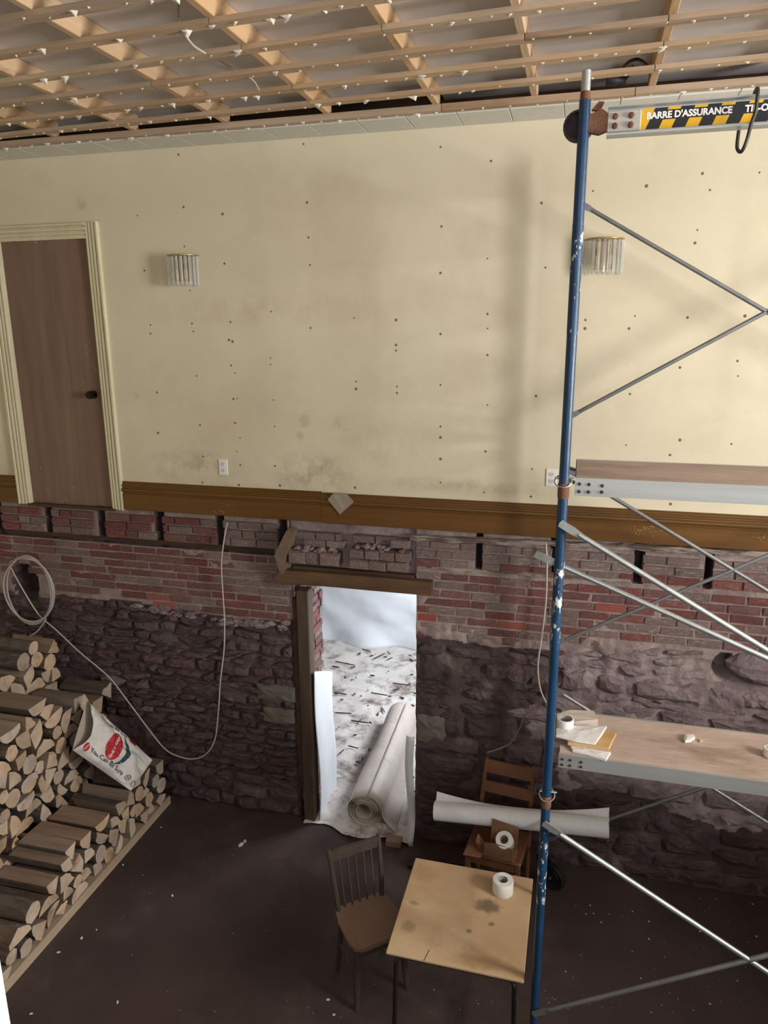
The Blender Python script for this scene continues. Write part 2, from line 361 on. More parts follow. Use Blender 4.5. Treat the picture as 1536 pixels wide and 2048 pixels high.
struct(MB().box((-5.6, -3.6, 2.45), (4.6, -.9, 2.6)).box((3.3, -.9, 2.45), (4.6, 4.9, 2.6)).obj('floor_light_block', M_DARKW))      # unseen old-floor strips, added to keep window light off the lower level
floor = MB().box((-5.8, -3.8, -.15), (4.8, 8.7, 0)).obj('floor', M_FLOOR); struct(floor)
holes_wall('wall_right', 'x', 4.6, 4.8, -3.6, 5.5, 0, 5.6, [(1.0, 2.5, 2.7, 4.8), (-1.05, .25, 3.05, 5.05)], M_RWALL)
holes_wall('wall_front', 'y', -3.8, -3.6, -5.8, 4.8, 0, 5.6, [(-.8, 2.6, 3.1, 5.1)], M_RWALL)
holes_wall('wall_left', 'x', -5.8, -5.6, -3.6, 5.5, 0, 5.6, [], M_RWALL)
window_frame(1, 'x', 4.7, 1.0, 2.5, 2.7, 4.8); window_frame(2, 'x', 4.7, -1.05, .25, 3.05, 5.05); window_frame(3, 'y', -3.7, -.8, 2.6, 3.1, 5.1)
# painted upper wall with the door opening
DX0, DX1, DZ1 = -4.325, -3.55, 4.622
wb = holes_wall('wall_back', 'y', YW, 5.12, -5.6, 4.6, 2.6, 5.46, [(DX0-.02, DX1+.02, 2.6, DZ1+.02)], M_WALL)

# ------------------------------------------------------------------ ceiling
ceil = struct(MB().box((-5.8, -3.8, 5.46), (4.8, 5.5, 5.6)).obj('ceiling', M_DARKW))
JZ0, JZ1 = 5.222, 5.318
joist_x = [-5.3, -4.72, -4.12, -3.5, -2.9, -2.25, -1.58, -.915, -.355, .265, .88, 1.5, 2.1, 2.7, 3.3, 3.9]
jme = None
for k, jx in enumerate(joist_x):
    jl = MB().cbox((0, -3.5, JZ0), (.038, 4.62, JZ1), .003).obj('joist', M_JOIST, ceil)
    jl.location.x = jx
for k in range(len(joist_x)-1):
    x0, x1 = joist_x[k]+.019, joist_x[k+1]+.019
    for (y0, y1, brown) in ((-3.4, .4, 0), (.4, 2.86, 1 if joist_x[k] < -1.8 else 0), (2.865, 4.855 if joist_x[k] > -1. else 4.72, 0)):
        MB().box((x0+.002, y0, JZ1+.001), (x1-.002, y1, JZ1+.014)).obj('ceiling_panel', M_PANELB if brown else M_PANEL, ceil)
# seam rail along the panels
# strapping battens (run along the wall, very slightly skewed as in the room)
bat = [(4.615, 4.628), (4.31, 4.415), (4.01, 4.15), (3.71, 3.86), (3.41, 3.57), (3.11, 3.26), (2.81, 2.96), (2.5, 2.66), (2.2, 2.36), (1.9, 2.05), (1.6, 1.75), (1.3, 1.45), (1., 1.15)]
rb = random.Random(3)
tuft = MB()
for k, (yr, yl) in enumerate(bat):
    def ybat(x): return yr+(yl-yr)*(-.3-x)/2.5
    cuts = {0: [-.86, .2], 1: [-1.57, .27], 2: [-1.56, .28], 3: [-2.24, -.32, .27], 4: [-1.57, -.9], 5: [-2.9, -1.57], 6: [-2.88, .3]}.get(k, [rb.choice(joist_x[3:11])+.02])
    xs = [-5.5]+cuts+[4.4]
    for a, b in zip(xs[:-1], xs[1:]):
        dz = rb.uniform(-.001, .002)
        wd = .062 if k else .05; zb_ = 5.2 if k else 5.186
        MB().add([(a+.002, ybat(a)-wd, zb_+dz), (b-.002, ybat(b)-wd, zb_+dz), (b-.002, ybat(b), zb_+dz), (a+.002, ybat(a), zb_+dz),
                  (a+.002, ybat(a)-wd, 5.2215), (b-.002, ybat(b)-wd, 5.2215), (b-.002, ybat(b), 5.2215), (a+.002, ybat(a), 5.2215)],
                 [(0,3,2,1),(4,5,6,7),(0,1,5,4),(1,2,6,5),(2,3,7,6),(3,0,4,7)]).obj('batten', M_BATTEN, ceil)
    # torn tile fibre and staples left under the battens
    x = -4.6
    while x < 1.6:
        big = rb.random() < (.34 if x < -.9 else .12)
        s = rb.uniform(.012, .022) if big else rb.uniform(.005, .01)
        yy = ybat(x)-rb.uniform(.01, wd-.006); zz = zb_
        vs_ = []
        for j in range(5):
            an = 2*PI*j/5+rb.uniform(-.4, .4); vs_.append((x+math.cos(an)*s*1.4, yy+math.sin(an)*s*.7, zz+.0005))
        vs_.append((x+rb.uniform(-s, s), yy+s*.5, zz-s*rb.uniform(.8, 1.4))); vs_.append((x+s*.6, yy, zz-s*.7))
        tuft.add(vs_, [(0,1,5),(1,2,5),(2,6,5),(2,3,6),(3,4,6),(4,0,5),(4,5,6)])
        x += rb.uniform(.07, .17)
stuff(tuft.obj('fibre_scraps', M_TUFT, ceil))
# remaining row of square ceiling tiles beside the wall
xt = -4.75
while xt < 2.2:
    MB().cbox((xt+.0015, 4.642, 5.184), (xt+.3035, 4.922, 5.198), .003).obj('ceiling_tile', M_TILE, ceil)
    xt += .305
MB().box((-5.5, 4.80, 5.198), (4.4, 4.92, 5.24)).obj('wall_nailer', M_DARKW, ceil)
MB().box((-5.5, 4.86, 5.24), (4.4, 4.92, 5.455)).obj('wall_plate', M_DARKW, ceil)
# loose wires up among the strapping
def cable(name, pts, r, m, label, cat='cable', n=8, parent=None):
    o = MB().tube(smooth_path(pts, n), r, 8).obj(name, m, parent, smooth=True)
    if label: tag(o, label, cat)
    return o
def zc(px, py, z=5.25): p = onZ(px, py, z); return (p.x, p.y, p.z)
cable('loose_wire', [zc(357, 8, 5.30), zc(357, 30, 5.28), zc(362, 55, 5.24), zc(372, 72, 5.18), zc(388, 92, 5.17), zc(410, 106, 5.18)], .005, M_CABLE, 'thin pale wire dangling between battens, leftmost of the ceiling wires')
cable('loose_wire', [zc(440, 122, 5.30), zc(462, 135, 5.27), zc(482, 145, 5.30)], .004, M_CABLE, 'short straight white wire end in the ceiling, middle of three')
cable('loose_wire', [zc(500, 155, 5.19), zc(510, 165, 5.185), zc(518, 180, 5.17)], .004, M_CABLE, 'short curved white wire tip hanging under a ceiling batten')
jc = MB().tube(smooth_path([zc(1247, 136, 5.27), zc(1258, 124, 5.28), zc(1275, 119, 5.28), zc(1290, 128, 5.28), zc(1300, 142, 5.29)], 6), .009, 8).obj('cable_loop', M_CABLEB, None, True)
tag(jc, 'grey cable arching above the ceiling battens over the scaffold', 'cable')
p = onZ(1233, 160, 5.26)
jb = thing('lamp_socket', 'black lamp socket hanging in the ceiling near the scaffold top', 'lamp socket', (p.x, p.y, p.z))
MB().lathe([(.0, -.05), (.034, -.05), (.034, .0), (.026, .012), (.026, .05), (0, .05)], (0, 0, 0), (1, .1, -.15), 14).obj('socket_body', M_BLACK, jb, True)
MB().tube([(.05, .005, 0), (.07, .0, .03), (.08, -.02, .055)], .006, 6).obj('lead', M_CABLEB, jb, True)

# ------------------------------------------------------------------ door, casing, skirting
dr = MB().cbox((DX0, 4.945, 2.592), (DX1, 4.985, DZ1), .003).obj('door_1', M_DOOR); struct(dr)
kp = onY(180, 790, 4.9)
MB().lathe([(0, 0), (.033, 0), (.033, .008), (.014, .012), (.012, .03), (.026, .04), (.031, .055), (.026, .068), (0, .072)], (kp.x, 4.9455, kp.z), (0, -1, 0), 20).obj('door_knob', M_DKBRASS, dr, True)
# fluted casing profile: (across, out from wall)
flut = [(0, 0), (0, .014), (.006, .018), (.018, .018), (.021, .006), (.027, .006), (.031, .02), (.044, .02), (.048, .006), (.054, .006), (.059, .023), (.076, .023), (.081, .007), (.087, .007), (.092, .028), (.106, .028), (.11, .022), (.11, 0)]
flr = [(.11-x, y) for x, y in reversed(flut)]
MB().prism(flut, (DX1+.0, YW-.0005, 2.582), (1, 0, 0), (0, -1, 0), (0, 0, DZ1+.11-2.582)).obj('casing', M_CASING, dr)
MB().prism(flr, (DX0-.11, YW-.0005, 2.582), (1, 0, 0), (0, -1, 0), (0, 0, DZ1+.11-2.582)).obj('casing', M_CASING, dr)
MB().prism(flut, (DX0-.0, YW-.001, DZ1), (0, 0, 1), (0, -1, 0), (DX1-DX0, 0, 0)).obj('casing', M_CASING, dr)
mb = MB(); mb.box((DX0-.018, 4.925, 2.588), (DX0, 5.1, DZ1)); mb.box((DX1, 4.925, 2.588), (DX1+.018, 5.1, DZ1)); mb.box((DX0-.018, 4.925, DZ1), (DX1+.018, 5.1, DZ1+.018)); mb.obj('jamb', M_CASING, dr)
MB().cbox((DX0-.02, 4.90, 2.566), (DX1+.02, 5.1, 2.59), .003).obj('threshold', M_DARKW, dr)
# scuffs of pale paint on the door veneer
sc_ = MB(); rr_ = random.Random(5)
for (px, py, n_, sx, sy) in ((176, 700, 7, 5, 12), (185, 740, 6, 4, 12), (160, 770, 5, 4, 10), (100, 980, 8, 8, 14), (130, 1000, 14, 26, 7), (150, 975, 4, 8, 5), (115, 480, 6, 14, 3), (70, 486, 3, 6, 3), (82, 935, 3, 4, 6)):
    for _ in range(n_):
        q = onY(px+rr_.gauss(0, sx*.6), py+rr_.gauss(0, sy*.6), 4.9445); s = rr_.uniform(.002, .007)
        sc_.prism([(math.cos(a)*s*rr_.uniform(.5, 1.3), math.sin(a)*s*rr_.uniform(.6, 1.8)) for a in [k*PI/3 for k in range(6)]], (q.x, 4.9446, q.z), (1, 0, 0), (0, 0, 1), (0, .0004, 0))
stuff(sc_.obj('paint_scuff', mat('scuff_paint', '#a08f7d', rough=.8), dr))

prof = [(0, 0), (.024, 0), (.026, .004), (.026, .128), (.018, .134), (.018, .142), (.034, .150), (.036, .160), (.034, .170), (.022, .176), (.020, .184), (.028, .190), (.028, .200), (.014, .207), (.010, .216), (.014, .221), (.010, .226), (0, .226)]
def skirting(name, x0, x1, dz=0, dy=0.):
    return struct(MB().prism([(a, b) for a, b in prof], (x0, YW-.0005-dy, ZB+dz), (0, -1, 0), (0, 0, 1), (x1-x0, 0, 0)).obj(name, M_BASE))
xs_ = onY(641, 983, 4.9).x
skirting('baseboard_back_left', -5.55, DX0-.112)
skirting('baseboard_back_middle', DX1+.112, xs_, .002)
skirting('baseboard_back_right', xs_+.001, 4.55, -.004, .002)
# pale chips on the skirting
ch = MB()
for (px, py, n_, sx, sy) in ((440, 1022, 16, 12, 6), (455, 1012, 5, 8, 4), (330, 985, 8, 30, 3), (1290, 1060, 46, 22, 8), (1250, 1035, 10, 10, 4), (1480, 1050, 14, 40, 3), (1520, 1075, 12, 10, 6), (1300, 1035, 6, 30, 3), (800, 1005, 5, 90, 6)):
    for _ in range(n_):
        q = onY(px+rr_.gauss(0, sx*.7), py+rr_.gauss(0, sy*.7), YW-.0295); s = rr_.uniform(.001, .0035)
        if ZB+.004 < q.z < ZB+.122:
            ch.prism([(math.cos(a)*s*rr_.uniform(.6, 1.6), math.sin(a)*s) for a in [k*PI/3 for k in range(6)]], (q.x, YW-.0292, q.z), (1, 0, 0), (0, 0, 1), (0, .0006, 0))
stuff(ch.obj('paint_chip', mat('chip_tan', '#c9a468', rough=.8), bpy.data.objects['baseboard_back_right']))

# rust-stained nail heads and faint filler patches on the painted wall
nails = [(357,309),(607,288),(881,294),(367,414),(275,431),(445,428),(614,405),(1083,406),(369,493),(289,541),(449,527),(617,475),(620,530),(883,453),(881,546),(975,517),(982,322),(380,581),(1091,535),(301,650),(301,667),(384,647),(387,663),(461,644),(542,623),(621,656),(708,636),(792,640),(881,668),(975,628),(975,657),(458,680),(465,683),(462,731),(470,746),(393,752),(541,716),(541,729),(792,690),(792,701),(712,763),(712,778),(794,773),(794,786),(975,710),(881,770),(975,810),(1072,792),(314,785),(467,798),(474,797),(547,800),(400,850),(316,866),(470,846),(549,853),(480,876),(474,903),(881,853),(406,913),(881,918),(971,903),(1064,938),(881,965),(550,932),(478,970),(481,930),(1171,640),(1270,632),(1375,635),(1405,347),(1293,372),(1395,460),(1390,486),(1258,657),(1475,722),(1360,735),(1476,752),(1260,788),(1360,880),(1252,890),(1463,888),(1340,910),(1186,382),(1519,345),(1490,632),(1420,380),(1170,657),(560,971),(405,965),(710,975),(968,985),(1062,993),(1341,1008),(881,875)]
nm = MB()
for i, (px, py) in enumerate(nails):
    q = onY(px, py, YW); s = rr_.choice([.006, .007, .008, .009, .0105])
    nm.lathe([(s, 0), (s*.8, .0012), (0, .0016)], (q.x, YW, q.z), (0, -1, 0), 9)
stuff(nm.obj('nail_stain', M_RUSTDOT, wb, True))
# ================================================================== MASONRY BELOW THE OLD FLOOR LEVEL
LX0, LX1, RX0, RX1 = -5.58, -2.055, -1.072, 4.58      # left and right piers of the foundation, doorway between
DH = 2.075
hole = onY(52, 1165, 4.95)
hole2 = onY(1447, 1332, 4.95)
pockets = [onY(px, 1070, 4.95).x for px in (4, 104, 208, 322, 442, 566)]
rpock = [onY(px, 1110, 4.95).x for px in (826, 958, 1112, 1278, 1420)]
def left_mortar(x, z):
    y = 4.9475+.006*fbm(x, z, 0, 4, 9)
    if z > 2.24+.0:
        pass
    if 2.285 < z < 2.335 and x < -2.2: y += .06
    if z >= 2.30:
        for p in pockets:
            if abs(x-p) < .033: y += .22
    if z < 1.76: y += .012+.022*fbm(x, z, 3, 4, 7)
    d = math.hypot((x-hole.x)/.13, (z-hole.z)/.17)
    if d < 1: y += .22*min(1, (1-d)*3)
    return min(y, 5.2)
def right_mortar(x, z):
    y = 4.9445+.006*fbm(x, z, 9, 4, 9)
    if z < 1.83+.03*math.sin(x*5): y += -.008+.036*fbm(x, z, 5, 6, 7)
    if z >= 2.29:
        for p in rpock:
            if abs(x-p) < .024: y += .16
    d = math.hypot((x-hole2.x)/.075, (z-hole2.z)/.10)
    if d < 1: y += .16*min(1, (1-d)*3)
    return y
def mortar_face(mb, x0, x1, nx, nz, fn, z0=-.02, z1=2.6):
    k0 = len(mb.f)
    mb.grid(nx, nz, lambda u, v: (x0+(x1-x0)*u, fn(x0+(x1-x0)*u, z0+(z1-z0)*v), z0+(z1-z0)*v))
    for i in range(k0, len(mb.f)):
        x, y, z = mb.v[mb.f[i][0]]
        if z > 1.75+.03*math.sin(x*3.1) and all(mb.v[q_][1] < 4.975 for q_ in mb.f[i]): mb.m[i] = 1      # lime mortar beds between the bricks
        elif x > -1.2 and (z > 1.9 or z < .6+.1*math.sin(x*4) or x < -.12+.12*math.sin(z*9)): mb.m[i] = 2  # dark mortar; deep pocket faces take it too, as painted shade
mb = MB(); mortar_face(mb, LX0, LX1, 190, 140, left_mortar); mb.box((LX0, 5.21, 0), (LX1, 5.5, 2.6))
mb.box((LX1-.01, 4.975, 0), (LX1, 5.5, 2.6)); mb.box((LX0, 4.985, 2.58), (LX1, 5.5, 2.6))
wl = struct(mb.obj('wall_foundation_left', [M_MORTARD, M_MORTARL], None, True))
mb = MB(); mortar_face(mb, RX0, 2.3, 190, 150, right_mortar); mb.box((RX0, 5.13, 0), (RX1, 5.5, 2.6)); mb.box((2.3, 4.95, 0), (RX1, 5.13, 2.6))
mb.box((RX0, 4.97, 0), (RX0+.01, 5.13, 2.6)); mb.box((LX1, 4.985, DH+.12), (RX0, 5.5, 2.6))
wr = struct(mb.obj('wall_foundation_right', [M_MORTAR, M_MORTARL, M_MORTARD], None, True))

# brick variants (unit boxes, front face towards -y), shared by every brick
rbk = random.Random(11)
def brick_mesh(i, m):
    mb = MB(); j = lambda s: rbk.uniform(-s, s)
    bk = [(-.5+j(.006), .5, -.5+j(.02)), (.5+j(.006), .5, -.5+j(.02)), (.5+j(.006), .5, .5+j(.02)), (-.5+j(.006), .5, .5+j(.02))]
    md = [(x+j(.01), -.34+j(.06), z+j(.04)) for x, _, z in bk]
    ft = [(x*.965+j(.01), -.5+j(.03), z*.86+j(.04)) for x, _, z in bk]
    c = (j(.2), -.52+j(.05), j(.2))
    mb.add(bk+md+ft+[c], [(0,1,5,4),(1,2,6,5),(2,3,7,6),(3,0,4,7),(4,5,9,8),(5,6,10,9),(6,7,11,10),(7,4,8,11),(8,9,12),(9,10,12),(10,11,12),(11,8,12)])
    return mb.mesh('brick', m)
BR = [brick_mesh(i, M_BRICK) for i in range(7)]; BG = [brick_mesh(i, M_BRICKG) for i in range(6)]; BB = [brick_mesh(i, M_BRICKR) for i in range(2)]
def brick(parent, x, z, L, H, yf=4.94, kind=None, rot=0.0, dep=.07):
    k = kind or ('g' if rbk.random() < .22 else ('b' if rbk.random() < .06 else 'r'))
    me = rbk.choice({'r': BR, 'g': BG, 'b': BB}[k])
    return link('brick', me, parent, (x, yf+dep/2, z), (rbk.uniform(-.012, .012), rbk.uniform(-.012, .012), rbk.uniform(-.012, .012)+rot), (L, dep, H))
def course_run(parent, x0, x1, z, H, ok, kindf, yf=4.94, joint=.011):
    x = x0-rbk.uniform(0, .1)
    while x < x1:
        L = .098 if rbk.random() < .12 else rbk.uniform(.196, .212)
        a, b = max(x, x0), min(x+L, x1)
        if b-a > .04:
            mid = (a+b)/2
            if ok(mid, z): brick(parent, mid, z, b-a, H, yf+rbk.uniform(-.004, .006), kindf(mid, z))
        x += L+joint
CH = .0655
# left field
def okL(x, z):
    if math.hypot((x-hole.x)/.17, (z-hole.z)/.2) < 1: return False
    return z > 1.765+.035*math.sin(x*3.1)+(.06 if x < -3.6 else 0)+max(0, -4.0-x)*.25
kL = lambda x, z: ('g' if rbk.random() < .35 else None) if (x > -2.75 and z > 1.95) or x < -3.8 else ('g' if rbk.random() < .08 else ('b' if rbk.random() < .05 else 'r'))
for i in range(9):
    course_run(wl, -4.75, -2.06, 2.245-i*CH, CH-.011, okL, kL)
# blocks between the old joist pockets
ext = [pockets[0]-.47]+pockets
for a, b in zip(ext[:-1], ext[1:]):
    limed = rbk.random() < .5
    for r in range(3):
        course_run(wl, a+.035, b-.035, 2.375+r*.0685, .058, lambda x, z: True, lambda x, z: 'g' if (limed or rbk.random() < .3) else 'r', 4.925)
for a, b in ((pockets[5]+.03, -2.06),):
    for r in range(3): course_run(wl, a, b, 2.375+r*.0685, .058, lambda x, z: b-a > .1, lambda x, z: 'g', 4.93)
# old wall plate left in the ledge under the pockets
MB().cbox((-4.7, 4.985, 2.288), (-2.2, 5.02, 2.33), .004).obj('wall_plate', M_DARKW, wl)
# right field
zlow = lambda x: (1.74 if x < -.85 else 1.79+.05*math.sin(x*2.2))+max(0, min(.06, (x-.2)*.1))
for i in range(9):
    course_run(wr, RX0+.01, 2.25, 2.225-i*CH, CH-.010, lambda x, z: z > zlow(x),
               lambda x, z: 'b' if rbk.random() < .05 else ('g' if (z < 2.0 and rbk.random() < .5) or (rbk.random() < .16) else 'r'), 4.937)
rext = [RX0-.02]+rpock+[2.2]
for a, b in zip(rext[:-1], rext[1:]):
    if b-a < .1: continue
    for r in range(3):
        course_run(wr, a+.026, b-.026, 2.325+r*.0685, .058, lambda x, z: True, lambda x, z: 'g' if (r or rbk.random() < .4) else 'r', 4.93)
# brick return of the doorway (left reveal)
for i in range(31):
    z = 2.0-i*CH
    y = 4.985+rbk.uniform(0, .06)
    while y < 5.47:
        L = rbk.choice([.1, .2, .2]); L = min(L, 5.5-y)
        if L > .04 and z > .03:
            k = rbk.choice(['r', 'r', 'g'])
            link('brick', rbk.choice({'r': BR, 'g': BG}[k]), wl, (LX1+.012+rbk.uniform(-.006, .008), y+L/2, z), (0, 0, PI/2+rbk.uniform(-.02, .02)), (L, .06, CH-.01))
        y += L+.011

# rubble stones: coursed with wandering joints, each stone its own faceted mesh
rs = random.Random(23)
def stone(parent, poly, yf, bulge, m):
    n = len(poly); cx = sum(p[0] for p in poly)/n; cz = sum(p[1] for p in poly)/n
    mb = MB(); vs_ = []
    for (x, z) in poly: vs_.append((x-cx, .055, z-cz))
    for (x, z) in poly: vs_.append(((x-cx)*1.0, .012+rs.uniform(-.004, .006), (z-cz)*1.0))
    til = rs.uniform(-.05, .05); tz = rs.uniform(-.25, .12)
    for (x, z) in poly:
        s = rs.uniform(.80, .93); a, b = (x-cx)*s, (z-cz)*s
        vs_.append((a, -bulge*.55+rs.uniform(-.006, .006)+a*til+b*tz, b))
    for (x, z) in poly:
        s = rs.uniform(.34, .58); a, b = (x-cx)*s, (z-cz)*s
        vs_.append((a, -bulge+rs.uniform(-.008, .006)+a*til+b*tz, b))
    vs_.append((0, -bulge+rs.uniform(-.008, .008), 0))
    f = []
    for r in range(3):
        for i in range(n): f.append((r*n+i, r*n+(i+1) % n, (r+1)*n+(i+1) % n, (r+1)*n+i))
    for i in range(n): f.append((3*n+i, 3*n+(i+1) % n, 4*n))
    mb.add(vs_, f)
    return mb.obj('stone', m, parent, loc=(cx, yf, cz))
def rubble(parent, x0, x1, ztop, mats, yf, gap, bulges, skip, hrange=(.05, .15), wr_=(.1, .36), seed=0):
    z = 0.0; rows = [0.0]
    while z < 1.95:
        z += rs.uniform(*hrange); rows.append(z)
    def zb(i, x): return 0.0 if i == 0 else rows[i]+.034*fbm(x, i*7.7+seed, 0, 3, 3.0)+.016*fbm(x, i*3.1, 8, 2, 9)
    cnt = 0
    for i in range(len(rows)-1):
        x = x0; h = rows[i+1]-rows[i]
        while x < x1-.02:
            w_ = min(rs.uniform(*wr_)*(.7+h*4.5), .5)
            if x1-(x+w_) < .07: w_ = x1-x
            a, b = x, x+w_; x += w_
            g = gap*rs.uniform(.6, 1.6); sl0, sl1 = rs.uniform(-.02, .02), rs.uniform(-.02, .02)
            if zb(i, (a+b)/2) > ztop((a+b)/2)-.03: continue
            if skip((a+b)/2, rows[i]+h/2): continue
            top = []; bot = []; k = 3 if w_ < .16 else (4 if w_ < .3 else 6)
            for j in range(k+1):
                t = j/k; xx = a+g+(b-a-2*g)*t
                e = (.018 if j in (0, k) else 0)*rs.uniform(.3, 1.2)
                bz = zb(i, xx)+g+e+rs.uniform(-.004, .004); tz_ = min(zb(i+1, xx), ztop(xx))-g-e+rs.uniform(-.004, .004)
                if tz_-bz < .014: mid = (tz_+bz)/2; bz, tz_ = mid-.007, mid+.007
                bot.append((xx+(sl0*(1-t)+sl1*t)*-.5, max(bz, .001))); top.append((xx+(sl0*(1-t)+sl1*t)*.5, max(tz_, .012)))
            m = mats[0] if rs.random() > .012 else mats[1]
            if seed:
                xm, zm = (a+b)/2, rows[i]+h/2
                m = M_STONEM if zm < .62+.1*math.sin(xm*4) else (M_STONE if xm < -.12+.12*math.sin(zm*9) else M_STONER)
            stone(parent, bot+top[::-1], yf+rs.uniform(-.008, .012), rs.uniform(*bulges)*(.6+h*3), m); cnt += 1
    return cnt
n1 = rubble(wl, -4.75, LX1-.004, lambda x: 1.725+.035*math.sin(x*3.1)+(.06 if x < -3.6 else 0)+max(0, -4.0-x)*.25, (M_STONE, M_GREENST), 4.945, .007, (.012, .048),
            lambda x, z: (x < -3.35 and z < .75) or (x < -3.8 and z < 1.05) or math.hypot((x-hole.x)/.17, (z-hole.z)/.2) < 1, (.035, .12), (.09, .30))
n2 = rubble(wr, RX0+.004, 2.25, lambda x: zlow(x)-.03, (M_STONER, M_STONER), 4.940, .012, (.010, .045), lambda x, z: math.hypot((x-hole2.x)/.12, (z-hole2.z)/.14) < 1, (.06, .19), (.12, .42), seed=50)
print('stones', n1, n2)
for k in range(46):
    x = rs.uniform(-3.5, -2.1); s_ = rs.uniform(.012, .045); zc_ = 1.745+.035*math.sin(x*3.1)+rs.uniform(-.05, .015)
    poly = [(x+math.cos(2*PI*j/8)*s_*1.7*rs.uniform(.7, 1.2), zc_+math.sin(2*PI*j/8)*s_*.8*rs.uniform(.7, 1.2)) for j in range(8)]
    o_ = stone(wl, poly, 4.945, rs.uniform(.008, .022), M_STONER); o_.name = 'mortar_lump'
for (px, py, w_, h_, par) in ((551, 1388, .17, .075, wl), (862, 1458, .115, .12, wr), (556, 1432, .14, .07, wl)):
    q = onY(px, py, 4.92); poly = [(q.x+w_*a, q.z+h_*b) for a, b in ((-1, -.9), (-.3, -1), (.5, -.95), (1, -.85), (.97, .2), (1, .9), (.3, 1), (-.5, .95), (-1, .85), (-.98, 0))]
    stone(par, poly, 4.925, .02, M_GREENST)
# one boulder standing out with a dark gap beside it (right pier)
q0 = onY(1495, 1335, 4.93)
b_ = MB(); 
def boulder(u, v):
    th = 2*PI*u; ph = PI*v; r = 1+.22*fbm(math.cos(th)*math.sin(ph), math.cos(ph), math.sin(th)*math.sin(ph), 4, 1.3)
    return (.19*r*math.cos(th)*math.sin(ph), .10*r*math.sin(th)*math.sin(ph), .105*r*math.cos(ph))
b_.grid(14, 10, boulder); b_.obj('stone', M_STONER, wr, loc=(q0.x+.06, 4.93, q0.z))

# ------------------------------------------------------------------ doorway timber and broken masonry over it
def px_prism(mb, pts, yf, yb, mi=0):
    poly = [onY(px, py, yf) for px, py in pts]
    return mb.prism([(p.x, p.z) for p in poly], (0, yf, 0), (1, 0, 0), (0, 0, 1), (0, yb-yf, 0), mi)
lt = thing('timber_lintel', 'old cracked timber lintel beam spanning the top of the doorway', 'beam', (-1.55, 4.95, 2.1))
o = px_prism(MB(), [(550, 1168), (553, 1140), (640, 1146), (760, 1155), (863, 1166), (862, 1192), (760, 1183), (640, 1172)], 4.872, 5.12).obj('beam', M_LINTEL, lt); o.matrix_parent_inverse = lt.matrix_basis.inverted()
pa = onY(594, 1240, 4.91).x; pb = onY(617, 1240, 4.91).x
dp = MB(); dp.cbox((pa, 4.905, 0.0), (pb, 5.02, 2.03), .006)
dp = dp.obj('door_post', M_POST); tag(dp, 'dark worn timber post at the left side of the open doorway', 'post')
ds = MB().cbox((pa-.045, 4.93, .3), (pa-.004, 5.0, 1.95), .004).obj('door_post_batten', M_DARKW); tag(ds, 'thin blackened batten squeezed between timber post and rubble stones', 'batten')
# broken joist stub standing out left of the lintel
js = MB(); px_prism(js, [(556, 1138), (549, 1110), (562, 1082), (572, 1062), (581, 1068), (574, 1100), (566, 1120), (562, 1150)], 4.80, 4.94)
tag(js.obj('joist_stub', mat('splintered_wood', '#6f5d4d', '#8a7662', 6, .8, .6, 25, c3='#4d3826', c3scale=6, c3lo=.5, c3hi=.65)), 'splintered end of a cut floor joist left of the lintel', 'wood stub')
# broken-off brick piers above the lintel
def broken_pier(px0, px1, pyt, pyb, rows, yf):
    a = onY(px0, pyb, yf); b = onY(px1, pyb, yf); t = onY(px0, pyt, yf).z
    H = (t-a.z)/rows
    for r in range(rows):
        x = a.x
        while x < b.x-.03:
            L = min(rbk.uniform(.10, .17), b.x-x)
            brick(wr, x+L/2, a.z+H*(r+.5), L-.006, H-.006, yf+rbk.uniform(-.012, .02), 'g', rbk.uniform(-.06, .06), .13)
            x += L
    # mortar rubble heaped on top
    for k in range(16):
        s = rbk.uniform(.012, .034); n = 7; poly = []
        xx = rbk.uniform(a.x+.03, b.x-.03); zz = t+rbk.uniform(-.005, .03)
        poly = [(xx+math.cos(2*PI*j/n)*s*rbk.uniform(.7, 1.3), zz+math.sin(2*PI*j/n)*s*.7*rbk.uniform(.7, 1.2)) for j in range(n)]
        stone(wr, poly, yf+rbk.uniform(.02, .08), rbk.uniform(.01, .03), M_MORTAR)
broken_pier(576, 684, 1102, 1127, 1, 4.86)
broken_pier(698, 818, 1100, 1138, 2, 4.85)
for (px0, px1, py, yf) in ((590, 680, 1070, 4.93), (606, 690, 1085, 4.92), (705, 790, 1078, 4.92), (780, 818, 1088, 4.88)):
    a = onY(px0, py, yf); b = onY(px1, py, yf); x = a.x
    while x < b.x-.03:
        L = min(rbk.uniform(.13, .2), b.x-x); brick(wr, x+L/2, a.z, L-.008, .055, yf, 'g', 0, .09); x += L
MB().cbox((-2.04, 4.93, 2.17), (-1.09, 4.99, 2.22), .006).obj('wall_plate', M_DARKW, wr)
def ragged(xa, ya, xb, yb, h):
    n = int((xb-xa)/14); up_ = []; dn_ = []
    for k in range(n+1):
        x = xa+(xb-xa)*k/n; y = ya+(yb-ya)*k/n
        up_.append((x, y+rbk.uniform(-1.2, 1.2))); dn_.append((x, y+h+rbk.uniform(-2.5, 2.5)))
    return up_+dn_[::-1]
# pale ledge board end under the skirting, right of the doorway, and ledge strip under the joist blocks
px_prism(MB(), ragged(820, 1071, 1700, 1112, 9), 4.893, 4.95).obj('floor_plank_edge', M_LEDGE, wr)
px_prism(MB(), ragged(862, 1133, 1262, 1160, 6), 4.922, 4.99).obj('ledge_strip', M_LEDGE, wr)

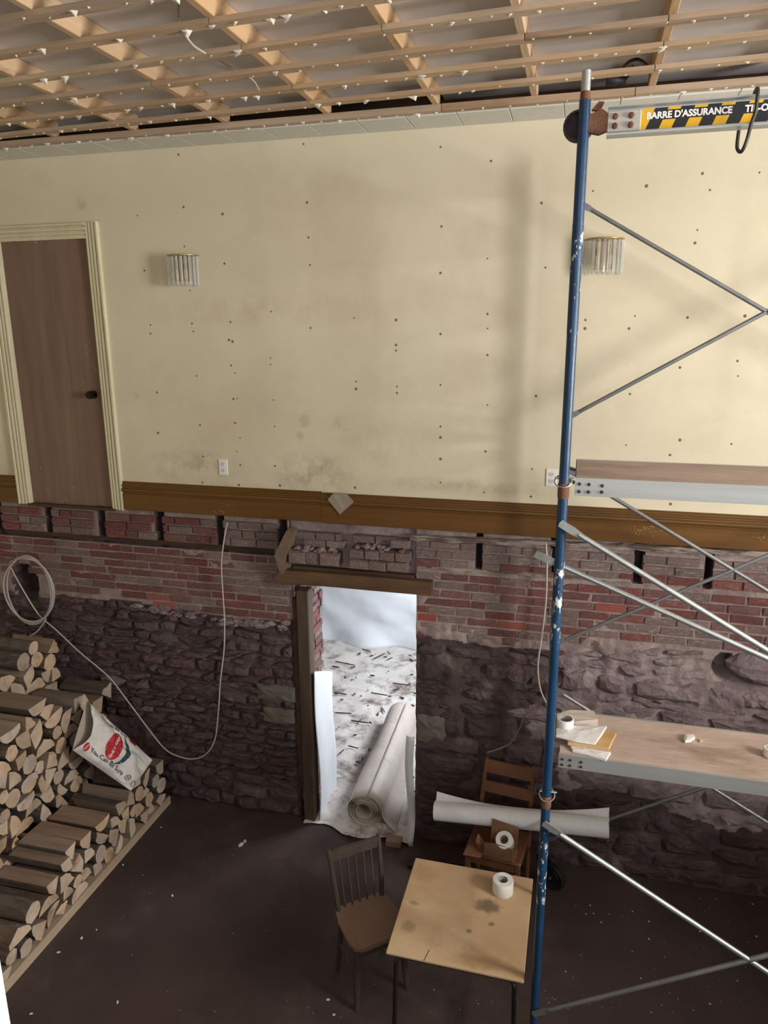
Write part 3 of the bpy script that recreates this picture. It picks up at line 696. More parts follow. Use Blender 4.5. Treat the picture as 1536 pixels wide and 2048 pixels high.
# ------------------------------------------------------------------ room behind the doorway
holes_wall('wall_back_room_right', 'x', -.4, -.2, 5.5, 8.7, 0, 2.5, [(6.1, 7.7, 1.25, 2.4)], M_BROOM)
holes_wall('wall_back_room_left', 'x', -4.4, -4.2, 5.5, 8.7, 0, 2.5, [], M_BROOM)
holes_wall('wall_back_room_end', 'y', 8.5, 8.7, -4.4, -.2, 0, 2.5, [], M_BROOM)
struct(MB().box((-4.4, 5.5, 2.5), (-.2, 8.7, 2.6)).obj('ceiling_back_room', M_DARKW))
MB().box((-2.055, 5.12, 2.075), (-1.072, 5.5, 2.2)).obj('lintel_back', M_DARKW, wr)
# white sheet hung on the far wall
def hang(u, v):
    x = -4.0+3.4*u; z = 2.35*(1-v)+.03*v
    f = .03*math.sin(x*4+v*2.2)+.03*fbm(x*.8+z*.7, z*1.2-x*.4, 2, 4, 1.6)+.008*math.sin((x+z*1.6)*9)
    return (x, 8.36+f-.10*max(0, v-.88)*8*(1+.5*math.sin(x*7)), z+.012*math.sin(x*5)*v)
hs_ = MB().grid(90, 60, hang).obj('hanging_sheet', M_SHEETW, None, True)
sm = hs_.modifiers.new('thickness', 'SOLIDIFY'); sm.thickness = .003
tag(hs_, 'white plastic sheet hanging on the far wall beyond the doorway', 'plastic sheet')
# dirty plastic covering the floor, turned up along the doorway sides
gs = thing('ground_sheet', 'dirty crumpled white plastic ground sheet running through the doorway', 'plastic sheet', (-1.6, 6.5, 0))
def gsheet(u, v):
    y = 4.86+3.55*v
    if y < 5.5: xa, xb = -2.0, -1.085
    else:
        t = min(1, (y-5.5)/.7); xa, xb = -2.0-1.9*t, -1.085+.55*t
    x = xa+(xb-xa)*u
    c = .028*(1+fbm(x, y, 0, 5, 2.6))+.018*abs(fbm(x+3, y, 4, 4, 6))
    if y < 4.95: c *= .4; 
    y2 = y+(.03*math.sin(u*9)+.03*fbm(u*3, 1, 0))*(1 if v < .02 else 0)-(.06*u if v < .02 else 0)
    return (x-(-1.6), y2-6.5, c+.006)
o = MB().grid(70, 130, gsheet).obj('floor_part', M_SHEETD, gs, True)
def lft(u, v):
    y = 4.93+.42*u; h = (1.36-.2*u)*v
    return (pb+.022+.012*(1-v)**2+.007*math.sin(u*6+v*2)+.007*math.sin(v*7)+1.6, y-6.5+.02*math.sin(v*5), h+.01)
o = MB().grid(16, 26, lft).obj('upturned_edge', M_SHEETW, gs, True); s_ = o.modifiers.new('t', 'SOLIDIFY'); s_.thickness = .003
def rgh(u, v):
    # the right edge spills forward past the wall corner
    h = .93*v; x = -1.128+.066*u+.01*math.sin(v*6)
    return (x+1.6, 4.868-.03*math.sin(PI*u)*(1-.5*v)-.05*(1-v)**2*u+.012*math.sin(v*7)-6.5, h+.012)
o = MB().grid(14, 22, rgh).obj('upturned_edge', M_SHEETW, gs, True); s_ = o.modifiers.new('t', 'SOLIDIFY'); s_.thickness = .003
# dark bits of debris on that sheet
rd = random.Random(31); db = MB()
for _ in range(150):
    x, y = rd.uniform(-3.1, -1.15), rd.uniform(5.1, 8.3)
    if y < 5.6 and x < -1.95: continue
    s = rd.uniform(.008, .035); an = rd.uniform(0, PI); ca, sa = math.cos(an), math.sin(an)
    el = rd.choice([1, 1, 1.4, 2.6, 4]); pl = [(math.cos(k*PI/3)*s*el*rd.uniform(.6, 1.2), math.sin(k*PI/3)*s*(.4 if el < 2 else .18)*rd.uniform(.6, 1.2)) for k in range(6)]
    db.prism(pl, (x, y, .055), (ca, sa, 0), (-sa, ca, 0), (0, 0, .012))
o = stuff(db.obj('dark_debris', mat('debris_brown', '#4a3b33', '#5f4d42', 12, .9), gs)); o.matrix_parent_inverse = gs.matrix_basis.inverted()
# roll of dusty plastic lying in the doorway with its free edge spread to the right
n0 = Vector((-1.50, 4.93, .168)); n1_ = onZ(806, 1428, .16); ax = (n1_-n0); LEN = ax.length; ax.normalize()
sd = ax.cross(Vector((0, 0, 1))).normalized(); upv = Vector((0, 0, 1))
pr = thing('plastic_roll', 'thick dusty roll of plastic sheeting lying in the doorway', 'plastic roll', n0)
def spiral(t0, t1, r0, r1, n): return [( (r0+(r1-r0)*k/n)*math.cos(t0+(t1-t0)*k/n), (r0+(r1-r0)*k/n)*math.sin(t0+(t1-t0)*k/n)) for k in range(n+1)]
sp = spiral(0, 5*2*PI, .06, .152, 130)
mb = MB()
def sroll(u, v):
    a, b = sp[min(130, int(round(u*130)))]
    sq = 1+.05*math.sin(v*9+a*8); return sd*a*sq+upv*b*.97+ax*(v*LEN+.008*math.sin(u*40))
mb.grid(130, 14, sroll); o = mb.obj('rolled_sheet', M_ROLL, pr, True); s_ = o.modifiers.new('t', 'SOLIDIFY'); s_.thickness = .0035
mb = MB()
def flap(u, v):
    # hangs from the roll's crown down to the right, spreading out on the floor
    th = PI*.42-u*PI*.42 if u < .5 else 0
    if u < .5: a, b = (.1535+.007*u)*math.cos(PI*.42*(1-2*u)), (.1535+.007*u)*math.sin(PI*.42*(1-2*u))
    else:
        t = (u-.5)*2; a, b = .157+.12*t*(1-.55*v), -.135*t**.6
    return sd*a+upv*b+ax*(v*LEN*.98-.02*u)
mb.grid(22, 14, flap); o = mb.obj('free_edge', M_ROLL, pr, True); s_ = o.modifiers.new('t', 'SOLIDIFY'); s_.thickness = .003

# ------------------------------------------------------------------ wall lights, sockets, note
def sconce(px, py, label):
    q = onY(px, py, YW); t = thing('wall_sconce', label, 'wall lamp', (q.x, YW, q.z))
    mb = MB(); mb.cbox((-.055, -.014, -.075), (.055, -.0005, .09), .004); mb.obj('backplate', M_BRASS, t)
    mb = MB(); R0 = .115
    for zz in (.098,):
        mb.tube([(R0*math.cos(PI+PI*k/18), R0*.95*math.sin(PI+PI*k/18)-.004, zz) for k in range(19)], .0045, 6)
    mb.tube([(-R0, -.004, .098), (R0, -.004, .098)], .0045, 6)
    mb.box((-.01, -.07, .094), (.01, -.004, .102))
    mb.obj('rim', M_BRASS, t, True)
    rod = MB(); tri = [(-.0115, 0), (0, .009), (.0115, 0), (0, -.006)]
    n = len(tri); zs = [(.092, .35), (.085, 1), (-.098, 1), (-.112, .3)]
    vs_ = [(x*s, y*s, z) for z, s in zs for x, y in tri]
    rod.add(vs_, [(i*4+j, i*4+(j+1) % 4, (i+1)*4+(j+1) % 4, (i+1)*4+j) for i in range(3) for j in range(4)]+[(3,2,1,0), (12,13,14,15)])
    rme = rod.mesh('glass_rod', M_GLASS)
    for k in range(11):
        a = PI+PI*(k+.5)/11
        link('glass_rod', rme, t, (R0*math.cos(a), R0*.95*math.sin(a)-.006, 0), (0, 0, a+PI/2))
    for sx in (-.035, .035):
        c = MB().lathe([(0, -.055), (.013, -.055), (.013, .0), (.0, .0)], (sx, -.055, 0), (0, 0, 1), 12).obj('candle_sleeve', mat('candle_ivory', '#d9c98f', rough=.5), t, True)
        MB().lathe([(0, .0), (.009, .0), (.013, .02), (.011, .04), (0, .065)], (sx, -.055, 0.0005), (0, 0, 1), 12).obj('bulb', mat('bulb_grey', '#6a605a', rough=.15), c, True)
    return t
sconce(370, 541, 'crystal rod wall sconce between the door and the bare wall')
sconce(1207, 513, 'crystal rod wall sconce behind the scaffold pole')
def outlet(px, py, label):
    q = onY(px, py, YW); t = thing('power_outlet', label, 'outlet', (q.x, YW, q.z))
    MB().cbox((-.036, -.007, -.06), (.036, -.0003, .06), .003).obj('cover_plate', M_WHITE, t)
    for zz in (-.024, .024):
        r = MB().lathe([(.0165, 0), (.0165, .0025), (0, .0026)], (0, -.007, zz), (0, -1, 0), 14).obj('receptacle', mat('receptacle_white', '#dcd9d4', rough=.4), t, True)
        mb = MB()
        mb.box((-.008, -.0102, zz-.002), (-.0055, -.0097, zz+.007)); mb.box((.0055, -.0102, zz-.002), (.008, -.0097, zz+.007)); mb.box((-.002, -.0102, zz-.010), (.002, -.0097, zz-.006))
        mb.obj('slot', M_SLOT, r)
outlet(447, 934, 'white double power outlet left on the cream wall')
outlet(1103, 955, 'white double power outlet partly hidden by the scaffold pole')
nt_ = px_prism(MB(), [(655, 999), (668, 985), (693, 987), (708, 1004), (680, 1029)], YW-.041, YW-.0375)
nt_ = nt_.obj('taped_note', M_PAPER); tag(nt_, 'grey paper scrap stuck on the brown skirting above the doorway', 'paper')
px_prism(MB(), [(668, 992), (675, 988), (690, 1014), (684, 1019)], YW-.0418, YW-.0412).obj('tape_strip', mat('tape_grey', '#a39788', rough=.5), nt_)

# ------------------------------------------------------------------ cables on the masonry
yw = 4.865
def wp(px, py, y=yw): p = onY(px, py, y); return (p.x, p.y, p.z)
coil = []
rc = random.Random(9)
for L in range(4):
    ox, oy = rc.uniform(-4, 4), rc.uniform(-4, 4)
    for k in range(16):
        a = 2*PI*k/16-PI/2
        # an oval hanging loop, pinched at the bottom right
        r1 = 47+ox; r2 = 66+oy
        x, y = 58+r1*math.cos(a), 1180+r2*math.sin(a)
        coil.append(wp(x+8*math.sin(a), y, yw-.012*L-.006*math.sin(k)))
coil += [wp(20, 1130), wp(52, 1190), wp(80, 1232), wp(110, 1258), wp(160, 1305), wp(200, 1338), wp(225, 1362), wp(265, 1415), wp(300, 1462), wp(328, 1496), wp(352, 1511), wp(385, 1518), wp(412, 1508),
         wp(430, 1478), wp(437, 1420), wp(441, 1360), wp(448, 1300), wp(449, 1240), wp(446, 1190), wp(443, 1130), wp(448, 1080), wp(455, 1045, 4.885)]
cable('electric_cable', coil, .0055, M_CABLE, 'pale cable coiled on the wall, looping down beside the firewood and up to the skirting', n=5)
cable('electric_cable', [wp(92, 1238, 4.84), wp(75, 1262, 4.84), wp(48, 1278, 4.82), wp(20, 1288, 4.78), wp(-10, 1290, 4.72)], .006, M_CABLE, 'short pale cable end running from the coil to the firewood')
cable('electric_cable', [wp(1092, 1084, 4.9), wp(1094, 1130), wp(1092, 1200), wp(1084, 1270), wp(1076, 1330), wp(1080, 1375), wp(1092, 1405, 4.86)], .006, M_CABLE, 'white cable hanging straight down the stones behind the scaffold pole')
cable('electric_cable', [wp(1084, 1412, 4.83), wp(1050, 1430, 4.83), wp(1040, 1455, 4.84), wp(1018, 1488, 4.84), wp(975, 1505, 4.84)], .006, mat('dusty_cable', '#7d726b', rough=.6), 'dusty brown cable tail below the white hanging cable')

# ================================================================== SCAFFOLD
YN, YF, XP, XPF = 3.15, 4.70, -.041, -.061
FT = [4.803, 3.278, 1.764]; FH = 1.514; BAY = 2.13
sc = thing('scaffold_tower', 'blue painted scaffold tower with galvanised cross braces on casters', 'scaffold', (XP, YN, 0))
P0 = Vector((XP, YN, 0))
def rel(p): return Vector(p)-P0
def frame(top, side, peel):
    dx = 0 if side == 0 else BAY
    xn, xf = XP+dx, XPF+dx; r = .0215; bot = top-FH
    fr = MB().tube([rel((xn, YN, bot)), rel((xn, YN, top))], r, 16).obj('leg', M_SBLUE, sc, True)
    MB().tube([rel((xf, YF, bot)), rel((xf, YF, top))], r, 14).obj('leg', M_SBLUE, sc, True)
    for (x, y) in ((xn, YN), (xf, YF)):
        MB().lathe([(r+.0015, -.03), (r+.003, -.02), (r+.003, .03), (r+.0015, .035)], rel((x, y, bot+.0)), (0, 0, 1), 16).obj('rust_collar', M_RUST, fr, True)
    if peel:
        MB().lathe([(r+.0006, -.42), (r+.0008, -.4), (r+.0008, -.03), (r+.0006, 0)], rel((xn, YN, top-peel)), (0, 0, 1), 16).obj('scraped_paint', M_SBLUEP, fr, True)
    def xat(y): return xn+(xf-xn)*(y-YN)/(YF-YN)
    for zz, a, b in ((top-.06, 0, 1), (top-.36, 0, 1), (bot+.10, 0, 1)):
        ya, yb = YN+(YF-YN)*a, YN+(YF-YN)*b
        MB().tube([rel((xat(ya), ya, zz)), rel((xat(yb), yb, zz))], .0165, 10).obj('rung', M_SBLUE, sc, True)
    for s in (.38, .62):
        ya = YN+(YF-YN)*s
        MB().tube([rel((xat(ya), ya, bot+.10)), rel((xat(ya), ya, top-.36))], .0135, 10).obj('inner_post', M_SBLUE, sc, True)
    for zz in (bot+.42, bot+.74):
        for sa, sb in ((0, .38), (.62, 1)):
            ya, yb = YN+(YF-YN)*sa, YN+(YF-YN)*sb
            MB().tube([rel((xat(ya), ya, zz)), rel((xat(yb), yb, zz))], .0135, 10).obj('rung', M_SBLUE, sc, True)
for side in (0, 1):
    for i, t in enumerate(FT): frame(t, side, (.44, .30, .16)[i] if side == 0 else 0)
    dx = BAY*side
    for (x, y) in ((XP+dx, YN), (XPF+dx, YF)):
        MB().tube([rel((x, y, FT[0])), rel((x, y, FT[0]+.10)), rel((x, y, FT[0]+.105))], [.017, .017, .012], 14).obj('spigot', M_GALV, sc, True)
        MB().lathe([(.0185, -.004), (.0195, .0), (.0195, .018), (.0175, .03)], rel((x, y, FT[0])), (0, 0, 1), 14).obj('rust_collar', M_RUST, sc, True)
        # swivel caster under the leg
        ca = MB().tube([rel((x, y, .20)), rel((x, y, FT[2]-FH+.02))], .019, 12).obj('caster_stem', M_BLACK, sc, True)
        mb = MB(); wx, wy = x+.075, y-.045
        d = Vector((wx-x, wy-y, 0)).normalized(); n_ = Vector((-d.y, d.x, 0))
        for s in (-1, 1):
            a = Vector((x, y, .215))+n_*.032*s; b = Vector((wx, wy, .10))+n_*.032*s
            mb.prism([(0, -.03), (0, .03), (1, .018), (1, -.018)], rel(a), b-a, (d*.8+Vector((0, 0, .2))), n_*.004*s)
        mb.lathe([(0, -.01), (.045, -.01), (.045, .012), (0, .012)], rel((x, y, .205)), (0, 0, 1), 14)
        mb.obj('caster_fork', M_BLACK, ca)
        MB().lathe([(.0, -.02), (.055, -.02), (.06, -.012), (.074, -.018), (.09, -.024), (.1, -.014), (.1, .014), (.09, .024), (.074, .018), (.06, .012), (.055, .02), (0, .02)], rel((wx, wy, .10)), n_, 26).obj('caster_wheel', M_RUBBER, ca, True)
        MB().tube([rel(Vector((wx, wy, .10))-n_*.042), rel(Vector((wx, wy, .10))+n_*.042)], .008, 8).obj('axle', M_GALVD, ca, True)
def brace(pa_, pb_, m, r=.0125, ext_=.0):
    a, b = Vector(pa_), Vector(pb_); d = (b-a).normalized(); L = (b-a).length
    mb = MB(); f = .07
    mb.tube([rel(a+d*f), rel(a+d*(f+.02)), rel(b-d*(f+.02)), rel(b-d*f)], [r*.75, r, r, r*.75], 10)
    n_ = Vector((0, 1, 0)); w_ = d.cross(n_).normalized()
    for q, s in ((a, 1), (b, -1)):
        e0 = q-d*s*.02; mb.prism([(-.02, -.016), (-.024, 0), (-.02, .016), (f*.6, .017), (f+.02, .011), (f+.02, -.011), (f*.6, -.017)], rel(q-n_*.003), d*s, w_, n_*.006)
    return mb.obj('cross_brace', m, sc, True)
def brace_px(y, p0, p1, m):
    # near end and one further point as seen, carried on to the far frame
    a = onY(*p0, y); b = onY(*p1, y); d = b-a
    x1 = (XP if y < 4 else XPF)+BAY-.01
    x0 = (XP if y < 4 else XPF)+.012
    q0 = a+d*((x0-a.x)/d.x); q1 = a+d*((x1-a.x)/d.x)
    return brace(q0, q1, m)
ybn, ybf = YN-.03, YF-.03
brace_px(ybf, (1175, 415), (1536, 625), M_GALVD)
brace_px(ybf, (1150, 828), (1536, 622), M_GALVD)
brace_px(ybf, (1235, 1000), (1536, 1182), M_GALVD)
brace_px(ybf, (1122, 1283), (1536, 1110), M_GALVD)
brace_px(ybf, (1120, 1385), (1195, 1432), M_GALV)
brace_px(ybf, (1215, 1640), (1420, 1571), M_GALVD)
brace_px(ybn, (1136, 1056), (1536, 1302), M_GALV)
brace_px(ybn, (1100, 1655), (1536, 1945), M_GALV)
brace_px(ybn, (1075, 2026), (1536, 1910), M_GALVD)
# unhooked brace, folded against its partner so its flattened end sticks out left of the leg
a = onY(1080, 1112, YN+.05); b = onY(1536, 1318, YN+.05); brace(a, a+(b-a)*((BAY*.93)/(b-a).length*1.12), M_GALV)
# pin rings at the frame joints
for (px, py) in ((1126, 962), (1094, 1588)):
    q = onY(px, py, YN); 
    MB().tube([rel(q)+Vector((.036*math.sin(t), -.026*math.cos(t)*1.0-.004, -.022*math.cos(t))) for t in [2*PI*k/18 for k in range(18)]], .0028, 6, closed=True).obj('pin_ring', M_GALV, sc, True)
    MB().tube([rel(q)+Vector((-.034, 0, .012)), rel(q)+Vector((.045, 0, .016))], .005, 8).obj('lock_pin', M_GALV, sc, True)

# ------------------------------------------------------------------ planks
def plank(x0, x1, y0, y1, zt, label, hgt=.085):
    t = thing('scaffold_plank', label, 'scaffold plank', (x0, y0, zt-hgt), 0, 'scaffold planks'); L = x1-x0; W = y1-y0
    MB().box((.004, .012, hgt-.012), (L-.004, W-.012, hgt)).obj('plywood_deck', M_PLYD, t)
    C = [(0, 0), (.03, 0), (.03, .004), (.004, .004), (.004, hgt-.016), (.018, hgt-.016), (.018, hgt-.0125), (.012, hgt-.0125), (.012, hgt+.0015), (0, hgt+.0015)]
    r1 = MB().prism(C, (0, 0, 0), (0, 1, 0), (0, 0, 1), (L, 0, 0)).obj('side_rail', M_ALU, t)
    r2 = MB().prism(C, (0, W, 0), (0, -1, 0), (0, 0, 1), (L, 0, 0)).obj('side_rail', M_ALU, t)
    for e in (.03, L-.06):
        MB().box((e, .0045, .004), (e+.03, W-.0045, .05)).obj('cross_member', M_ALU, t)
    k = 1.5
    while k < L: MB().box((k, .0045, .004), (k+.03, W-.0045, .05)).obj('cross_member', M_ALU, t); k += .6
    for (bx_, bz) in ((.02, .25), (.06, .25), (.02, .68), (.06, .68), (.115, .28), (.115, .64)):
        MB().lathe([(.0075, 0), (.0075, .004), (.004, .006), (0, .006)], (bx_, 0, hgt*bz), (0, -1, 0), 10).obj('bolt', M_BOLT, r1, True)
    for s in (.09, W-.09):
        for e, sg in ((0, -1), (L, 1)):
            MB().tube([(e, s, hgt*.5), (e+.025*sg, s, hgt*.62), (e+.05*sg, s, hgt*.55), (e+.06*sg, s, hgt*.25)], .008, 8).obj('end_hook', M_GALVD, t, True)
    return t
plank(.005, 2.02, 3.215, 3.70, 3.335, 'aluminium and plywood scaffold plank at old floor level, the upper one', .078)
plank(.005, 2.02, 3.49, 3.965, 1.815, 'dusty scaffold plank holding plastic bags and tape, the lower one', .075)

# ------------------------------------------------------------------ tie-off bar with its warning sticker
zt = onY(1300, 206, YN-.02).z; zb = onY(1300, 266, YN-.02).z
tb = thing('tie_off_bar', 'aluminium tie-off bar with black and yellow warning sticker at scaffold top', 'safety bar', (0.045, YN, zb))
HB = zt-zb; LB = 2.0
I = [(-.03, 0), (.03, 0), (.03, .006), (.004, .010), (.004, HB-.010), (.03, HB-.006), (.03, HB), (-.03, HB), (-.03, HB-.006), (-.004, HB-.010), (-.004, .010), (-.03, .006)]
MB().prism([(y, z) for y, z in I], (0, 0, 0), (0, 1, 0), (0, 0, 1), (LB, 0, 0)).obj('beam', M_ALU, tb)
x_s = onY(1262, 240, YN).x-.045
s0, s1 = HB*.16, HB*.86; yS = -.0048
stk = MB().box((x_s, yS, s0), (LB-.1, -.0041, s1)).obj('warning_sticker', M_BLACK, tb)
hS = s1-s0
def para(x0, w_, z0, z1, sh): MB().prism([(x0+sh*(z0-s0), z0), (x0+w_+sh*(z0-s0), z0), (x0+w_+sh*(z1-s0), z1), (x0+sh*(z1-s0), z1)], (0, yS-.0006, 0), (1, 0, 0), (0, 0, 1), (0, .0005, 0)).obj('yellow_stripe', M_YEL, stk)
para(x_s+.008, .045, s0, s1, .42)
k = 0; xx = x_s+.10
while xx < LB-.2:
    para(xx, .045, s0, s0+hS*.42, .42); para(xx, .045, s0+hS*.88, s1, .42); xx += .092
def flat_text(txt, size, x0, z0, parent, m, bold=.0, sx=1.0):
    v, f = text_tris(txt, size, bold, 0, 'LEFT')
    mb = MB(); mb.add([(x0+a*sx, yS-.0012, z0+b) for a, b in v], f); return mb.obj('lettering', m, parent)
tx0 = onY(1293, 230, YN).x-.045
flat_text("BARRE D'ASSURANCE", hS*.44, tx0, s0+hS*.63, stk, M_PRW, .0012, .97)
flat_text("TIE-OFF BAR", hS*.44, onY(1490, 215, YN).x-.045, s0+hS*.63, stk, M_PRW, .0012, 1.0)
ep = MB().cbox((.0, -.009, HB*.14), (.12, -.0045, HB*.86), .002).obj('end_plate', mat('worn_steel_plate', '#b3aea6', '#c2beb7', 9, .5, .1, metal=.4), tb)
for bx_ in (.028, .085):
    for bz in (.34, .66):
        MB().lathe([(.011, 0), (.011, .008), (.006, .011), (0, .011)], (bx_, -.009, HB*bz), (0, -1, 0), 8).obj('bolt', M_RUST, ep)
cl = MB(); 
cl.lathe([(.048, -.018), (.058, -.012), (.06, .0), (.058, .012), (.048, .018), (.0, .018)], (-.105, .035, HB*.52), (.15, 1, 0), 22)
cl.obj('clamp_disc', mat('rusty_clamp', '#40343a', '#574a4c', 12, .7, .3, metal=.3), tb, True)
MB().prism([(-.068, .2), (-.068, .8), (-.02, .95), (.0, .8), (.0, .2), (-.03, .1)], (0, -.012, 0), (1, 0, 0), (0, 0, HB), (0, .03, 0)).obj('clamp_jaw', M_RUST, tb)
MB().prism([(-.06, .95), (-.035, 1.22), (-.015, 1.2), (-.03, .9)], (0, -.01, 0), (1, 0, 0), (0, 0, HB), (0, .02, 0)).obj('wing_nut', M_RUST, tb)
# hook hung over the bar
q = onY(1511, 190, YN)
hk = MB().tube(smooth_path([(q.x+.0, YN+.045, zt-.05), (q.x+.002, YN+.035, zt+.012), (q.x+.0, YN, zt+.022), (q.x-.0, YN-.038, zt+.008), (q.x-.002, YN-.042, zt-.06), (q.x-.012, YN-.045, zb+.0), (q.x-.022, YN-.05, zb-.055), (q.x-.032, YN-.03, zb-.085), (q.x-.043, YN+.0, zb-.065), (q.x-.04, YN+.02, zb-.004)], 6), .0065, 8).obj('steel_hook', mat('hook_steel', '#4b4744', rough=.5, metal=.6), None, True)
tag(hk, 'dark steel hook hung over the tie-off bar', 'hook')

# ================================================================== FIREWOOD ON ITS PALLET
pal = thing('wood_pallet', 'low plank pallet carrying the stacked firewood', 'pallet', (-3.21, 2.4, 0))
for k in range(10):
    x1 = -k*.165; MB().cbox((x1-.155, -1.0, .045), (x1-.012 if k else x1-.02, 2.42, .066), .003).obj('plank', M_PALLET, pal)
MB().cbox((-.02, -1.0, .0), (0, 2.44, .0685), .003).obj('edge_board', M_PALLET, pal)
for y in (-.9, .2, 1.3, 2.3): MB().cbox((-1.6, y, 0), (-.021, y+.09, .045), .003).obj('bearer', M_PALLET, pal)
rl = random.Random(77)
def section():
    t = rl.random(); pts = []; bark = []
    if t < .26:       # small round
        r = rl.uniform(.036, .056); n = 11
        for k in range(n): a = 2*PI*k/n; q = r*rl.uniform(.93, 1.06); pts.append((q*math.cos(a), q*math.sin(a))); bark.append(1)
    elif t < .62:     # half round
        r = rl.uniform(.055, .078); n = 8
        for k in range(n+1): a = PI*k/n; q = r*rl.uniform(.95, 1.05); pts.append((q*math.cos(a), q*math.sin(a)*rl.uniform(.82, 1))); bark.append(1)
        bark[-1] = 0
        pts.append((rl.uniform(-.02, .02), rl.uniform(-.012, .006))); bark.append(0)
    else:             # quarter or thick wedge
        r = rl.uniform(.08, .115); an = rl.uniform(1.0, 1.75); n = 6
        for k in range(n+1): a = an*k/n; q = r*rl.uniform(.95, 1.04); pts.append((q*math.cos(a), q*math.sin(a))); bark.append(1)
        bark[-1] = 0
        pts.append((rl.uniform(0, .012), rl.uniform(0, .012))); bark.append(0)
    ro = rl.choice([0, PI, rl.uniform(0, 2*PI), rl.uniform(0, 2*PI)]); c, s = math.cos(ro), math.sin(ro)
    pts = [(c*x-s*y, s*x+c*y) for x, y in pts]
    mx = (max(p[0] for p in pts)+min(p[0] for p in pts))/2
    return [(x-mx, y) for x, y in pts], bark
def profile(pts, lower, grid, y):
    out = {}
    n = len(pts)
    for gi in grid:
        g = gi*.006-y; best = None
        for i in range(n):
            (a, b), (c, d) = pts[i], pts[(i+1) % n]
            if (a-g)*(c-g) <= 0 and abs(a-c) > 1e-9:
                z = b+(d-b)*(g-a)/(c-a)
                best = z if best is None else (min(best, z) if lower else max(best, z))
        if best is not None: out[gi] = best
    return out
def log_mesh(pts, bark, L):
    mb = MB(); n = len(pts); rings = []
    for xi, s in ((-L/2, 1), (-L*.1, rl.uniform(.95, 1.02)), (L/2, rl.uniform(.94, 1.0))):
        rings += [(xi+(rl.uniform(-.006, .006) if abs(xi) > L*.3 else 0), x*s, y*s) for x, y in pts]
    mb.v = rings
    for r in range(2):
        for i in range(n): mb.f.append([r*n+i, r*n+(i+1) % n, (r+1)*n+(i+1) % n, (r+1)*n+i]); mb.m.append(0 if bark[i] else 1)
    mb.f.append(list(range(n))); mb.m.append(2); mb.f.append(list(range(2*n, 3*n))); mb.m.append(2)
    return mb.mesh('firewood_log', [M_BARK, M_SPLIT, M_END], True)
def stack(xc, y0, y1, ztop, label, grp, big=1.0, rowL=.42, z0=.067, cap=400):
    H = {}
    cnt = 0; fails = 0; items = []
    while fails < 60 and cnt < cap:
        pts, bark = section(); s_ = big
        pts = [(a*s_, b*s_) for a, b in pts]
        hw = max(p[0] for p in pts)
        best = None
        for _ in range(26):
            y = rl.uniform(y0+hw, y1-hw)
            grid = range(int(math.floor((y-hw)/.006)), int(math.ceil((y+hw)/.006))+1)
            lo = profile(pts, True, grid, y)
            if not lo: continue
            zz = max(H.get(g, z0)-v for g, v in lo.items())
            topz = zz+max(p[1] for p in pts)
            if topz > ztop(y): continue
            if best is None or zz < best[0]: best = (zz, y, grid)
        if best is None: fails += 1; continue
        zz, y, grid = best
        for g, v in profile(pts, False, grid, y).items(): H[g] = max(H.get(g, z0), zz+v+.001)
        items.append((zz, y, pts, bark)); cnt += 1
    for zz, y, pts, bark in items:
        L = rowL*rl.uniform(.9, 1.0)
        n0_ = len(pts); kind_ = 'round' if n0_ == 11 else ('half-round' if n0_ == 10 else 'wedge-shaped')
        zr = (zz-z0)/(ztop(y)-z0); lay = 'bottom' if zr < .3 else ('middle' if zr < .72 else 'top')
        al = 'beside the stone wall' if y > 4.4 else ('towards the camera' if y < 3.5 else 'midway along')
        big_ = 'thick' if max(p_[0] for p_ in pts)*(max(p_[1] for p_ in pts)-min(p_[1] for p_ in pts)) > .0075*big else 'slim'; kind_ = big_+' '+kind_
        lb = '%s log, %s of the %s, %s' % (kind_, lay, label, al)
        o = link('firewood_log', log_mesh(pts, bark, L), None, (xc+rl.uniform(-.012, .02)+(rowL-L)/2, y, zz), (0, 0, rl.uniform(-.012, .012)))
        tag(o, lb, 'firewood', ('%s %s logs, %s %s' % (grp, kind_, lay, al)))
    return cnt
nA = stack(-3.44, 2.45, 4.82, lambda y: .33+.20*min(1, max(0, (y-2.9)/.9))-.05*max(0, math.sin(y*5)), 'low front firewood row', 'low front row', 1.25)
nB = stack(-3.885, 3.05, 4.82, lambda y: 1.27-.08*math.sin(y*6)-(.12 if y > 4.55 else 0), 'tall middle firewood row', 'tall middle row', 1.36)
nC = stack(-4.335, 3.3, 4.80, lambda y: 1.55+.12*math.sin(y*4+1.2)-(.15 if y > 4.5 else 0), 'highest rear firewood row', 'highest rear row', 1.6)
print('logs', nA, nB, nC)

